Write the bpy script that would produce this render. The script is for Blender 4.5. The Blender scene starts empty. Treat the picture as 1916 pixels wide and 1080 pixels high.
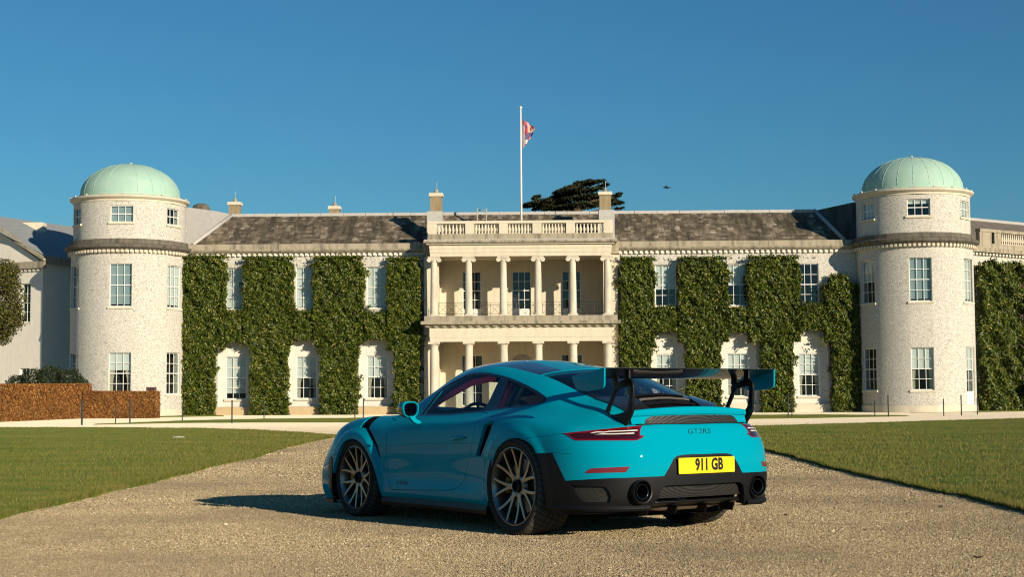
import bpy, bmesh, math, random
import numpy as np
from mathutils import Matrix, Vector
from mathutils.geometry import tessellate_polygon
R_ = math.radians
rng = np.random.default_rng(7)
random.seed(7)
SC = bpy.context.scene
COL = SC.collection

# ------------------------------------------------------------------ camera
FPX, ROLL = 2774.3, R_(0.33)                 # focal length in photo pixels, camera roll
PITCH = math.atan((722 - 540) / FPX)
CAMZ = 1.0836
_c, _s = math.cos(PITCH), math.sin(PITCH)
B0 = np.array([[1, 0, 0], [0, _c, _s], [0, -_s, _c]], float).T          # columns right, forward, up
_cr, _sr = math.cos(ROLL), math.sin(ROLL)
B1 = np.stack([B0[:, 0] * _cr - B0[:, 2] * _sr, B0[:, 1], B0[:, 2] * _cr + B0[:, 0] * _sr], 1)
RROLL = B1 @ B0.T
CAMP = np.array([0, 0, CAMZ])
cam_d = bpy.data.cameras.new('camera')
cam = bpy.data.objects.new('camera', cam_d); COL.objects.link(cam)
cam_d.sensor_width = 36.0; cam_d.lens = FPX / 1916 * 36
cam_d.clip_start = 0.1; cam_d.clip_end = 4000
cam.matrix_world = Matrix(((B1[0, 0], B1[0, 2], -B1[0, 1], 0), (B1[1, 0], B1[1, 2], -B1[1, 1], 0),
                           (B1[2, 0], B1[2, 2], -B1[2, 1], CAMZ), (0, 0, 0, 1)))
SC.camera = cam

# ------------------------------------------------------------------ sky and sun
SUN_AZ, SUN_EL = R_(39), R_(16)              # sun stands behind the camera, to the right
SUNV = Vector((math.sin(SUN_AZ) * math.cos(SUN_EL), -math.cos(SUN_AZ) * math.cos(SUN_EL), math.sin(SUN_EL)))
world = bpy.data.worlds.new('World'); SC.world = world; world.use_nodes = True
wn = world.node_tree.nodes; wl = world.node_tree.links
bg = wn['Background']
sky = wn.new('ShaderNodeTexSky'); sky.sky_type = 'NISHITA'; sky.sun_disc = False
sky.sun_elevation = SUN_EL; sky.sun_rotation = math.pi - SUN_AZ
sky.altitude = 400; sky.air_density = 1.25; sky.dust_density = 0.0; sky.ozone_density = 10.0
wb = wn.new('ShaderNodeVectorMath'); wb.operation = 'MULTIPLY'; wb.inputs[1].default_value = (1.06, 1.15, .90)   # the camera's cool-teal colour balance of the sky
wl.new(sky.outputs[0], wb.inputs[0]); wl.new(wb.outputs[0], bg.inputs[0]); bg.inputs[1].default_value = 0.080
sl = bpy.data.lights.new('sun', 'SUN'); sl.energy = 5.0; sl.angle = R_(0.53); sl.color = (1.0, 0.875, 0.69)
so = bpy.data.objects.new('sun', sl); COL.objects.link(so)
so.rotation_euler = (-SUNV).to_track_quat('-Z', 'Y').to_euler(); so.location = (40, -40, 60)
SC.view_settings.view_transform = 'Standard'; SC.view_settings.look = 'None'
SC.view_settings.exposure = 0.20; SC.view_settings.gamma = 1.0
SC.render.engine = 'CYCLES'; SC.cycles.pixel_filter_type = 'BLACKMAN_HARRIS'; SC.cycles.filter_width = 1.1; SC.cycles.use_denoising = True; SC.cycles.sample_clamp_indirect = 4.0; SC.cycles.max_bounces = 8; SC.cycles.transparent_max_bounces = 16

# ------------------------------------------------------------------ helpers
def tag(o, label=None, cat=None, group=None, kind=None):
    if label: o['label'] = label
    if cat: o['category'] = cat
    if group: o['group'] = group
    if kind: o['kind'] = kind
    return o
def empty(name, loc=(0, 0, 0), parent=None):
    o = bpy.data.objects.new(name, None); COL.objects.link(o); o.location = loc; o.parent = parent
    o.empty_display_size = 0.2
    return o
def link(name, me, mat=None, parent=None):
    o = bpy.data.objects.new(name, me); COL.objects.link(o); o.parent = parent
    if mat is not None and len(me.materials) == 0: me.materials.append(mat)
    return o
def copy_tree(o, parent=None):
    c = o.copy(); COL.objects.link(c); c.parent = parent
    for ch in list(o.children): copy_tree(ch, c)
    return c
class MB:
    """collects geometry for ONE mesh object"""
    def __init__(s): s.v = []; s.f = []; s.mi = []; s.m = 0
    def add(s, V, F):
        b = len(s.v); s.v += [tuple(map(float, p)) for p in V]; s.f += [[b + i for i in f] for f in F]; s.mi += [s.m] * len(F); return s
    def box(s, x0, x1, y0, y1, z0, z1):
        V = [(x, y, z) for x in (x0, x1) for y in (y0, y1) for z in (z0, z1)]
        return s.add(V, [(0, 1, 3, 2), (4, 6, 7, 5), (0, 4, 5, 1), (2, 3, 7, 6), (0, 2, 6, 4), (1, 5, 7, 3)])
    def obox(s, M, hx, hy, hz):
        V = [M @ Vector((x, y, z)) for x in (-hx, hx) for y in (-hy, hy) for z in (-hz, hz)]
        return s.add(V, [(0, 1, 3, 2), (4, 6, 7, 5), (0, 4, 5, 1), (2, 3, 7, 6), (0, 2, 6, 4), (1, 5, 7, 3)])
    def tube(s, pts, r, n=8, caps=True, closed=False):
        pts = [Vector(p) for p in pts]; k = len(pts); rr = r if hasattr(r, '__len__') else [r] * k
        V = []; F = []; ref = None
        for i, p in enumerate(pts):
            if closed: d = pts[(i + 1) % k] - pts[i - 1]
            else: d = (pts[min(i + 1, k - 1)] - pts[max(i - 1, 0)])
            d.normalize()
            if ref is None: ref = d.orthogonal().normalized()
            ref = (ref - d * ref.dot(d)).normalized(); b = d.cross(ref)
            for j in range(n):
                a = 2 * math.pi * j / n; V.append(p + (ref * math.cos(a) + b * math.sin(a)) * rr[i])
        for i in range(k if closed else k - 1):
            i2 = (i + 1) % k
            for j in range(n): F.append((i * n + j, i * n + (j + 1) % n, i2 * n + (j + 1) % n, i2 * n + j))
        if caps and not closed: F.append(list(range(n))[::-1]); F.append([(k - 1) * n + j for j in range(n)])
        return s.add(V, F)
    def lathe(s, prof, n=32, axis='z', c=(0, 0, 0), a0=0, a1=2 * math.pi):
        """prof: list of (radius, height) along the axis"""
        full = abs(a1 - a0 - 2 * math.pi) < 1e-6; m = n if full else n + 1; V = []; F = []
        for (r, h) in prof:
            for j in range(m):
                a = a0 + (a1 - a0) * j / n; p, q = r * math.cos(a), r * math.sin(a)
                V.append({'z': (p, q, h), 'y': (p, h, q), 'x': (h, p, q)}[axis])
        V = [(x + c[0], y + c[1], z + c[2]) for x, y, z in V]
        for i in range(len(prof) - 1):
            for j in range(n):
                j2 = (j + 1) % m if full else j + 1
                F.append((i * m + j, i * m + j2, (i + 1) * m + j2, (i + 1) * m + j))
        return s.add(V, F)
    def grid(s, P, close_u=False, close_v=False):
        P = np.asarray(P); a, b = P.shape[:2]; F = []
        for i in range(a if close_u else a - 1):
            for j in range(b if close_v else b - 1):
                i2, j2 = (i + 1) % a, (j + 1) % b
                F.append((i * b + j, i2 * b + j, i2 * b + j2, i * b + j2))
        return s.add(P.reshape(-1, 3), F)
    def prism(s, loops, fn, h0, h1):
        """extrude a flat outline (first loop) with holes (other loops); fn(a,b,h) -> xyz"""
        tri = tessellate_polygon([[Vector((a, b, 0)) for a, b in l] for l in loops])
        flat = [p for l in loops for p in l]; n = len(flat)
        V = [fn(a, b, h0) for a, b in flat] + [fn(a, b, h1) for a, b in flat]
        F = [tuple(t) for t in tri] + [tuple(i + n for i in t[::-1]) for t in tri]; k = 0
        for l in loops:
            m = len(l)
            for i in range(m): F.append((k + i, k + (i + 1) % m, n + k + (i + 1) % m, n + k + i))
            k += m
        return s.add(V, F)
    def mesh(s, name, mats=(), smooth=False, angle=None, fix=True):
        me = bpy.data.meshes.new(name); me.from_pydata(s.v, [], s.f); 
        for m in mats: me.materials.append(m)
        if any(s.mi): me.polygons.foreach_set('material_index', s.mi)
        if fix:
            bm = bmesh.new(); bm.from_mesh(me); bmesh.ops.recalc_face_normals(bm, faces=bm.faces); bm.to_mesh(me); bm.free()
        if smooth or angle:
            me.polygons.foreach_set('use_smooth', [True] * len(me.polygons))
            if angle: me.set_sharp_from_angle(angle=R_(angle))
        me.update(); return me
    def build(s, name, mat, parent=None, smooth=False, angle=None, fix=True):
        return link(name, s.mesh(name, mat if isinstance(mat, (list, tuple)) else [mat], smooth, angle, fix), None, parent)
def fastmesh(name, V, F, mat, parent=None, smooth=False):
    """numpy arrays -> one mesh object; F is an (n,3) or (n,4) array"""
    V = np.asarray(V, np.float32); F = np.asarray(F, np.int32); k = F.shape[1]
    me = bpy.data.meshes.new(name); me.vertices.add(len(V)); me.vertices.foreach_set('co', V.ravel())
    me.loops.add(F.size); me.loops.foreach_set('vertex_index', F.ravel())
    me.polygons.add(len(F)); me.polygons.foreach_set('loop_start', np.arange(0, F.size, k, dtype=np.int32))
    me.polygons.foreach_set('loop_total', np.full(len(F), k, np.int32))
    if smooth: me.polygons.foreach_set('use_smooth', np.ones(len(F), bool))
    me.update(calc_edges=True); me.materials.append(mat)
    return link(name, me, None, parent)
def bevel(o, w, seg=2, angle=30):
    bm = bmesh.new(); bm.from_mesh(o.data)
    bmesh.ops.remove_doubles(bm, verts=bm.verts, dist=1e-5)
    es = [e for e in bm.edges if len(e.link_faces) == 2 and e.calc_face_angle(0) > R_(angle)]
    bmesh.ops.bevel(bm, geom=es, offset=w, segments=seg, profile=.6, affect='EDGES', clamp_overlap=True)
    bm.to_mesh(o.data); bm.free()
    o.data.polygons.foreach_set('use_smooth', [True] * len(o.data.polygons)); o.data.set_sharp_from_angle(angle=R_(50))
    return o

# ------------------------------------------------------------------ materials
class NT:
    def __init__(s, name):
        s.mat = bpy.data.materials.new(name); s.mat.use_nodes = True; s.t = s.mat.node_tree; s.n = s.t.nodes; s.l = s.t.links
        s.b = s.n['Principled BSDF']; s.out = s.n['Material Output']
    def node(s, typ, **kw):
        n = s.n.new('ShaderNode' + typ)
        for k, v in kw.items():
            if k in n.bl_rna.properties: setattr(n, k, v)
            else: n.inputs[k].default_value = v
        return n
    def val(s, inp, v):
        if hasattr(v, 'bl_idname') or isinstance(v, bpy.types.NodeSocket): s.l.new(v if isinstance(v, bpy.types.NodeSocket) else v.outputs[0], inp)
        else: inp.default_value = v
    def coord(s, kind='Object', scale=(1, 1, 1), rot=(0, 0, 0)):
        tc = s.node('TexCoord'); m = s.node('Mapping'); m.inputs['Scale'].default_value = scale; m.inputs['Rotation'].default_value = rot
        s.l.new(tc.outputs[kind], m.inputs[0]); return m.outputs[0]
    def noise(s, vec, scale, detail=4, rough=.6, out=0):
        n = s.node('TexNoise'); n.inputs['Scale'].default_value = scale; n.inputs['Detail'].default_value = detail; n.inputs['Roughness'].default_value = rough
        s.l.new(vec, n.inputs['Vector']); return n.outputs[out]
    def voro(s, vec, scale, feature='F1', out='Distance', rnd=1):
        n = s.node('TexVoronoi'); n.feature = feature; n.inputs['Scale'].default_value = scale; n.inputs['Randomness'].default_value = rnd
        s.l.new(vec, n.inputs['Vector']); return n.outputs[out]
    def ramp(s, fac, stops, interp='LINEAR'):
        n = s.node('ValToRGB'); n.color_ramp.interpolation = interp; e = n.color_ramp.elements
        while len(e) < len(stops): e.new(.5)
        for el, (p, c) in zip(e, stops): el.position = p; el.color = (*c, 1) if hasattr(c, '__len__') else (c, c, c, 1)
        s.l.new(fac, n.inputs[0]); return n.outputs[0]
    def mix(s, fac, a, b, blend='MIX'):
        n = s.node('Mix', data_type='RGBA', blend_type=blend)
        for i, v in ((0, fac), (6, a), (7, b)):
            if isinstance(v, bpy.types.NodeSocket): s.l.new(v, n.inputs[i])
            elif hasattr(v, '__len__'): n.inputs[i].default_value = (*v, 1)[:4]
            else: n.inputs[i].default_value = v
        return n.outputs[2]
    def math(s, op, a, b=0.0):
        n = s.node('Math', operation=op)
        for i, v in ((0, a), (1, b)):
            if isinstance(v, bpy.types.NodeSocket): s.l.new(v, n.inputs[i])
            else: n.inputs[i].default_value = v
        return n.outputs[0]
    def bump(s, h, strength=.5, dist=.01):
        n = s.node('Bump'); n.inputs['Strength'].default_value = strength; n.inputs['Distance'].default_value = dist
        s.l.new(h, n.inputs['Height']); s.l.new(n.outputs[0], s.b.inputs['Normal']); return n
    def set(s, **kw):
        names = {'color': 'Base Color', 'rough': 'Roughness', 'metal': 'Metallic', 'coat': 'Coat Weight', 'coat_rough': 'Coat Roughness', 'spec': 'Specular IOR Level', 'trans': 'Transmission Weight',
                 'sub': 'Subsurface Weight', 'drough': 'Diffuse Roughness', 'sheen': 'Sheen Weight', 'ior': 'IOR'}
        for k, v in kw.items():
            i = s.b.inputs[names[k]]
            if isinstance(v, bpy.types.NodeSocket): s.l.new(v, i)
            elif k == 'color': i.default_value = (*v, 1)
            else: i.default_value = v
        return s
def simple(name, color, rough=.5, var=.12, vscale=6, **kw):
    """one colour with a little uneven wear"""
    m = NT(name); co = m.coord(); n = m.noise(co, vscale, 5, .65)
    c = np.array(color); m.set(color=m.mix(n, tuple(c * (1 - var)), tuple(np.minimum(c * (1 + var), 1))), rough=rough, **kw)
    return m.mat
def glass_mat(name, tint, base=.04, rough=0.0, ior=1.45):
    m = NT(name); m.n.remove(m.b); tr = m.node('BsdfTransparent'); tr.inputs[0].default_value = (*tint, 1)
    gl = m.node('BsdfGlossy'); gl.inputs['Roughness'].default_value = rough
    g = m.node('NewGeometry'); dt = m.node('VectorMath', operation='DOT_PRODUCT'); m.l.new(g.outputs['Normal'], dt.inputs[0]); m.l.new(g.outputs['Incoming'], dt.inputs[1])
    f0 = ((ior - 1) / (ior + 1))**2; c = m.math('SUBTRACT', 1.0, m.math('ABSOLUTE', dt.outputs['Value'])); fr = m.math('ADD', f0, m.math('MULTIPLY', m.math('POWER', c, 5.0), 1 - f0))
    mx = m.node('MixShader'); m.l.new(fr, mx.inputs[0]); m.l.new(tr.outputs[0], mx.inputs[1]); m.l.new(gl.outputs[0], mx.inputs[2])
    m.l.new(mx.outputs[0], m.out.inputs[0]); return m.mat

# photo pixel -> world
def pray(px, py):
    d = B1 @ np.array([(px - 958) / FPX, 1.0, -(py - 540) / FPX]); return d
def W(px, py, Y):
    d = pray(px, py); t = Y / d[1]; return CAMP + d * t
# ------------------------------------------------------------------ terrain: the drive falls gently towards the house
CAR_X, CAR_Y, CAR_YAW, CAR_PITCH = 0.776853499, 11.3345486, 0.596103186, 0.0185826126
def car_matrix():
    q = CAR_YAW; p = CAR_PITCH
    R0 = np.array([[-math.sin(q), -math.cos(q), 0], [math.cos(q), -math.sin(q), 0], [0, 0, 1]])
    Rp = np.array([[math.cos(p), 0, math.sin(p)], [0, 1, 0], [-math.sin(p), 0, math.cos(p)]])
    Rm = RROLL @ R0 @ Rp; T = RROLL @ np.array([CAR_X, CAR_Y, -CAMZ]) + CAMP
    return Rm, T
CR, CT = car_matrix()
_n = CR[:, 2]
def sstep(a, b, x):
    t = np.clip((x - a) / (b - a), 0, 1); return t * t * (3 - 2 * t)
def gz(X, Y):
    X = np.asarray(X, float); Y = np.asarray(Y, float)
    gx, gy = -_n[0] / _n[2], -_n[1] / _n[2]
    dx = 14 * np.tanh((X - CT[0]) / 14) ; dy = Y - CT[1]
    dyc = np.where(dy > 0, 38 * np.tanh(dy / 38), 8 * np.tanh(dy / 8))
    f = 1 - sstep(20, 70, dy)
    return CT[2] + gx * dx * f + gy * dyc * 1.0 - .14 * sstep(30, 80, dy)
def ghit(px, py):
    d = pray(px, py); t0, t1 = 2.0, 400.0
    f = lambda t: CAMP[2] + d[2] * t - float(gz(CAMP[0] + d[0] * t, CAMP[1] + d[1] * t))
    for t in np.linspace(3, 400, 800):
        if f(t) < 0: t1 = t; break
        t0 = t
    for _ in range(40):
        m = (t0 + t1) / 2
        if f(m) > 0: t0 = m
        else: t1 = m
    return CAMP + d * t1
# ================================================================== GROUND
def grass_mat(name, a, b, c, scale=1.0):
    m = NT(name); co = m.coord(); n1 = m.noise(m.coord(scale=(.5, 1.6, 1), rot=(0, 0, .12)), .30 * scale, 5, .65); n2 = m.noise(m.coord(scale=(.6, 1.5, 1)), 1.3 * scale, 6, .75); n3 = m.noise(co, 38 * scale, 3, .7)
    col = m.mix(m.ramp(n1, [(.40, 0), (.60, 1)]), a, b); col = m.mix(m.ramp(n2, [(.50, 0), (.72, .8)]), col, c); col = m.mix(m.ramp(n3, [(.3, .40), (.7, 0)]), col, (.045, .065, .012))
    m.set(color=col, rough=.95, spec=.1, drough=1.0); m.bump(n3, .6, .02); return m.mat
GRASS = grass_mat('mown_grass', (.075, .110, .016), (.135, .145, .026), (.25, .20, .065))
def gravel_mat():
    m = NT('pea_gravel'); co = m.coord(); w = m.noise(co, 9, 2, .5, 1); cv = m.node('VectorMath', operation='ADD'); sc = m.node('VectorMath', operation='SCALE'); sc.inputs['Scale'].default_value = .03
    m.l.new(w, sc.inputs[0]); m.l.new(co, cv.inputs[0]); m.l.new(sc.outputs[0], cv.inputs[1]); p = cv.outputs[0]
    cell = m.voro(p, 85, out='Color'); d = m.voro(p, 85); sp = m.node('SeparateColor'); m.l.new(cell, sp.inputs[0])
    col = m.ramp(sp.outputs[0], [(.0, (.24, .165, .080)), (.25, (.38, .285, .150)), (.5, (.48, .37, .205)), (.78, (.57, .45, .265)), (1.0, (.76, .65, .44))])
    col = m.mix(m.ramp(d, [(.25, 0), (.75, .85)]), col, (.16, .115, .065))
    n = m.noise(co, .30, 5, .65); col = m.mix(m.ramp(n, [(.42, 0), (.62, .75)]), col, (.23, .178, .112))
    n2 = m.noise(m.coord(scale=(1.5, .12, 1), rot=(0, 0, -.30)), .9, 4, .6); col = m.mix(m.ramp(n2, [(.48, 0), (.70, .5)]), col, (.60, .48, .29))
    sy = m.node('SeparateXYZ'); m.l.new(co, sy.inputs[0]); mr = m.node('MapRange'); mr.inputs[1].default_value = 38; mr.inputs[2].default_value = 66; m.l.new(sy.outputs[1], mr.inputs[0])   # cleaner, paler gravel on the forecourt
    col = m.mix(m.math('MULTIPLY', mr.outputs[0], .8), col, (.84, .72, .52))
    m.set(color=col, rough=.85, spec=.2, drough=1.0); m.bump(m.math('SUBTRACT', 1.0, d), .55, .008); return m.mat
GRAVEL = gravel_mat()
def nonuni(lo, hi, n, c, p=2.2):
    t = np.linspace(-1, 1, n); t = np.sign(t) * np.abs(t)**p; return np.where(t < 0, c + t * (c - lo), c + t * (hi - c))
xs = nonuni(-1600, 1600, 121, 0); ys = nonuni(-1200, 2000, 141, 20)
X, Y = np.meshgrid(xs, ys, indexing='ij'); Z = gz(X, Y) - .06 - .12 * sstep(55, 130, np.hypot(X, Y - 30))
m = MB(); m.grid(np.stack([X, Y, Z], -1)); tag(m.build('ground', GRASS, None, True), kind='structure')
xs = nonuni(-70, 70, 141, 0, 1.4); ys = nonuni(-22, 108, 181, 14, 1.4)
X, Y = np.meshgrid(xs, ys, indexing='ij'); m = MB(); m.grid(np.stack([X, Y, gz(X, Y)], -1)); tag(m.build('gravel_drive', GRAVEL, None, True), kind='structure')
def dens2(px, n):
    P = np.array([ghit(*p)[:2] for p in px]); d = np.concatenate([[0], np.cumsum(np.hypot(*np.diff(P, axis=0).T))]); t = np.linspace(0, d[-1], n)
    return np.stack([np.interp(t, d, P[:, 0]), np.interp(t, d, P[:, 1])], 1)
def wob(P, amp, seed):
    r = np.random.default_rng(seed); n = len(P); k = np.arange(n); s = sum(r.normal() * np.sin(k * f + r.uniform(0, 6)) / (1 + i * .35) for i, f in enumerate((.05, .13, .29, .61, 1.1, 1.9)))
    t = np.gradient(P, axis=0); t /= np.linalg.norm(t, axis=1, keepdims=True) + 1e-9; return P + np.stack([-t[:, 1], t[:, 0]], 1) * (s * amp)[:, None]
LAWNS = []
def lawn(name, near, far, nu=160, nv=40, amp=.05, lift=.028, seed=1):
    A = wob(dens2(near, nu), amp, seed); Bf = wob(dens2(far, nu), amp * .7, seed + 9); t = np.linspace(0, 1, nv)[None, :, None]
    P = A[:, None] * (1 - t) + Bf[:, None] * t; z = gz(P[..., 0], P[..., 1]); h = np.full(z.shape, lift) + .008 * np.sin(P[..., 0] * 3.1) * np.sin(P[..., 1] * 2.7)
    h[:, 0] = -.01; h[:, -1] = -.01; h[0] = -.01; h[-1] = -.01; h[:, 1] *= .8
    P2 = P.copy(); k = min(.5, .25 / max(np.linalg.norm(P[:, -1] - P[:, 0], axis=-1).max(), 1e-3)); P2[:, 1] = P[:, 0] + (P[:, -1] - P[:, 0]) * k * .2
    z = gz(P2[..., 0], P2[..., 1])
    m = MB(); m.grid(np.concatenate([P2, (z + h)[..., None]], -1)); o = m.build(name, GRASS, None, True); tag(o, kind='structure'); LAWNS.append((A, Bf)); return o
lawn('lawn', [(-260, 1052), (-120, 1008), (0, 974), (30, 963), (93, 952), (156, 937), (207, 922.6), (259, 913), (296, 902), (356, 887), (407, 872.6), (481, 858), (537, 839), (593, 826), (632, 818.5)],
     [(-260, 802), (-100, 801), (0, 800), (185, 800.4), (370, 802), (470, 805), (518, 808), (565, 811), (593, 814), (632, 817.5)], 260, 60, .035)
lawn('lawn', [(1318, 816), (1345, 821), (1400, 836), (1436, 847), (1460, 852), (1560, 880), (1700, 910), (1800, 932), (1916, 960), (2060, 1003), (2200, 1048)],
     [(1318, 815), (1360, 803), (1400, 798), (1480, 796), (1600, 793), (1750, 788), (1916, 783), (2060, 779), (2200, 776)], 260, 60, .035, seed=5)
lawn('grass_strip', [(174, 795.5), (333, 792.3), (481, 791.3), (667, 791), (780, 790), (975, 789), (1200, 786.5), (1400, 784.6), (1520, 783), (1640, 780.5), (1700, 779)],
     [(174, 795), (333, 787.4), (481, 783.7), (667, 782), (780, 781.5), (975, 780), (1200, 778), (1400, 776.4), (1520, 776), (1640, 777.5), (1700, 778.5)], 200, 8, .05, seed=3)
lawn('grass_verge', [(158, 783), (240, 782), (330, 781), (420, 779.5)], [(158, 778.5), (240, 778), (330, 777.8), (420, 778)], 60, 5, .04, seed=8)
lawn('grass_verge', [(1700, 773), (1780, 772.5), (1850, 771.5), (1990, 769)], [(1700, 770.8), (1780, 769.5), (1850, 767.6), (1990, 764.5)], 60, 5, .04, seed=11)
# blades along the lawns, thick near the camera
def blades(A, Bf, n, hmin, hmax, seed, tmax=1.0, w=.0035):
    r = np.random.default_rng(seed); u = r.uniform(0, 1, n * 4); v = r.uniform(0, 1, n * 4)**1.6 * tmax
    k = u * (len(A) - 1.001); i = k.astype(int); f = (k - i)[:, None]; a = A[i] * (1 - f) + A[i + 1] * f; b = Bf[i] * (1 - f) + Bf[i + 1] * f; P = a + (b - a) * v[:, None]
    d = np.hypot(P[:, 0], P[:, 1]); keep = r.uniform(0, 1, len(P)) < np.clip((14 / d)**1.6, 0, 1) * (np.abs(P[:, 0]) < .38 * P[:, 1] + 1.0); P = P[keep][:n]; d = d[keep][:n]; n = len(P)
    sc = np.clip(d / 16, 1, 2.4); h = r.uniform(hmin, hmax, n) * np.clip(sc, 1, 1.5); ang = r.uniform(0, 2 * np.pi, n); z = gz(P[:, 0], P[:, 1]) + .018
    wv = np.stack([np.cos(ang), np.sin(ang), 0 * ang], 1) * (w * sc * r.uniform(.7, 1.4, n))[:, None]; base = np.concatenate([P, z[:, None]], 1)
    lean = r.normal(0, .45, (n, 2)) * h[:, None]; tip = base + np.concatenate([lean, h[:, None]], 1)
    V = np.stack([base - wv, base + wv, tip], 1).reshape(-1, 3); return V
bm_ = NT('grass_blade'); gi = bm_.node('NewGeometry'); bn = bm_.noise(bm_.coord(scale=(.5, 1.6, 1), rot=(0, 0, .12)), .30, 5, .65); bn2 = bm_.noise(bm_.coord(scale=(.6, 1.5, 1)), 1.3, 6, .75)
bc = bm_.ramp(gi.outputs['Random Per Island'], [(0, (.065, .105, .014)), (.45, (.105, .145, .022)), (.8, (.16, .17, .036)), (1, (.32, .25, .10))])
bc = bm_.mix(bm_.ramp(bn, [(.42, 0), (.58, .6)]), bc, (.15, .155, .028)); bc = bm_.mix(bm_.ramp(bn2, [(.46, 0), (.66, .8)]), bc, (.27, .205, .07)); bm_.set(color=bc, rough=.8, spec=.12)
V_ = np.concatenate([blades(*LAWNS[0], 110000, .018, .042, 2), blades(*LAWNS[1], 90000, .018, .042, 4), blades(*LAWNS[0], 26000, .02, .06, 12, .012), blades(*LAWNS[1], 26000, .02, .06, 14, .012)])
tag(fastmesh('grass', V_, np.arange(len(V_)).reshape(-1, 3), bm_.mat), 'short mown grass blades on the lawns beside the drive', 'grass', kind='stuff')
# ================================================================== COUNTRY HOUSE
HZ = float(gz(0, 95)) - .02; HD = R_(-1.15); HX0 = W(976, 740, 95)[0]
house = empty('country_house', (HX0, 95, HZ)); house.rotation_euler = (0, 0, HD)
tag(house, 'long pale two storey country house with domed round towers and central portico', 'country house')
_ch, _sh = math.cos(HD), math.sin(HD)
def h2w(x, y, z): return np.array([HX0 + x * _ch - y * _sh, 95 + x * _sh + y * _ch, HZ + z])
def w2h(P): dx, dy = P[0] - HX0, P[1] - 95; return np.array([dx * _ch + dy * _sh, -dx * _sh + dy * _ch, P[2] - HZ])
def HP(px, py, Y): return w2h(W(px, py, Y))
# -- stone and roof materials
def stone(name, base, dark, grain=3.0, streak=.35, flint=0.0, bump=.25):
    m = NT(name); co = m.coord(); n = m.noise(co, grain, 6, .7); b = np.array(base)
    col = m.mix(n, tuple(b * .82), tuple(np.minimum(b * 1.14, .9)))
    st = m.noise(m.coord(scale=(2.2, 2.2, .35)), 1.3, 5, .65); col = m.mix(m.ramp(st, [(.45, 0), (.75, streak)]), col, dark)
    if flint:
        v = m.voro(co, 21, out='Color'); sp = m.node('SeparateColor'); m.l.new(v, sp.inputs[0]); d = m.voro(co, 21)
        fc = m.ramp(sp.outputs[0], [(0, (.20, .19, .165)), (.14, (.38, .355, .30)), (.4, (.58, .545, .465)), (.8, (.68, .645, .555)), (1, (.80, .77, .69))]); fm = m.ramp(sp.outputs[1], [(.0, .9), (1, .45)])
        col = m.mix(m.math('MULTIPLY', fm, flint), col, fc); m.bump(m.math('SUBTRACT', 1, d), bump * 1.4, .03)
    else: m.bump(n, bump, .03)
    m.set(color=col, rough=.9, spec=.15); return m.mat
STONE = stone('bath_stone', (.70, .625, .475), (.42, .37, .27))
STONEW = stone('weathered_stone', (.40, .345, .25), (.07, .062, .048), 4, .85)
STONED = stone('lichen_and_shade_stone', (.17, .15, .115), (.035, .032, .026), 5, .9)
RENDERW = stone('flint_wall', (.62, .58, .49), (.44, .40, .33), 3, .45, flint=.85, bump=.4)
LIME = stone('limewashed_wall', (.78, .73, .62), (.60, .55, .44), 2, .25)
PLINTH = stone('plinth_stone', (.58, .44, .25), (.42, .31, .17), 3, .4)
WHITE = simple('white_window_paint', (.80, .78, .72), .45, .04, 10)
BLIND = simple('white_roller_blind', (.80, .78, .72), .8, .04, 5)
NET = simple('grey_net_curtain', (.34, .40, .41), .9, .15, 9)
CURT = simple('cream_curtain', (.55, .48, .36), .9, .15, 9)
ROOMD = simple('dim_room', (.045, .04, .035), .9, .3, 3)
PANE = glass_mat('window_glass', (.86, .90, .90), ior=1.5, rough=.0)
LEAD = simple('grey_lead', (.46, .44, .40), .6, .25, 3)
IRON = simple('dark_iron', (.03, .03, .03), .5, .3, 20)
def slate_mat():
    m = NT('stone_slate'); g = m.node('NewGeometry'); co = m.coord(); n = m.noise(m.coord(scale=(1.3, .22, .22)), 1.0, 6, .75); n2 = m.noise(co, 14, 4, .7)
    oi = m.node('ObjectInfo'); rnd = m.math('FRACT', m.math('ADD', g.outputs['Random Per Island'], m.math('MULTIPLY', oi.outputs['Random'], 7.31)))
    c = m.ramp(rnd, [(0, (.12, .095, .062)), (.5, (.20, .162, .108)), (.85, (.28, .23, .16)), (1, (.46, .40, .30))])
    c = m.mix(m.ramp(n, [(.40, .0), (.60, .85)]), c, (.050, .041, .029)); c = m.mix(m.ramp(n2, [(.55, 0), (.8, .5)]), c, (.25, .23, .18)); m.set(color=c, rough=.9, spec=.15); m.bump(n2, .5, .02); return m.mat
SLATE = slate_mat()
def copper_mat():
    m = NT('verdigris_copper'); co = m.coord(); n = m.noise(m.coord(scale=(1.5, 1.5, .35)), 1.6, 6, .7); c = m.mix(n, (.30, .48, .375), (.42, .60, .485)); n2 = m.noise(co, .8, 4, .6); c = m.mix(m.ramp(n2, [(.5, 0), (.75, .5)]), c, (.48, .60, .50))
    m.set(color=c, rough=.75, spec=.3); return m.mat
COPPER = copper_mat()
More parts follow.
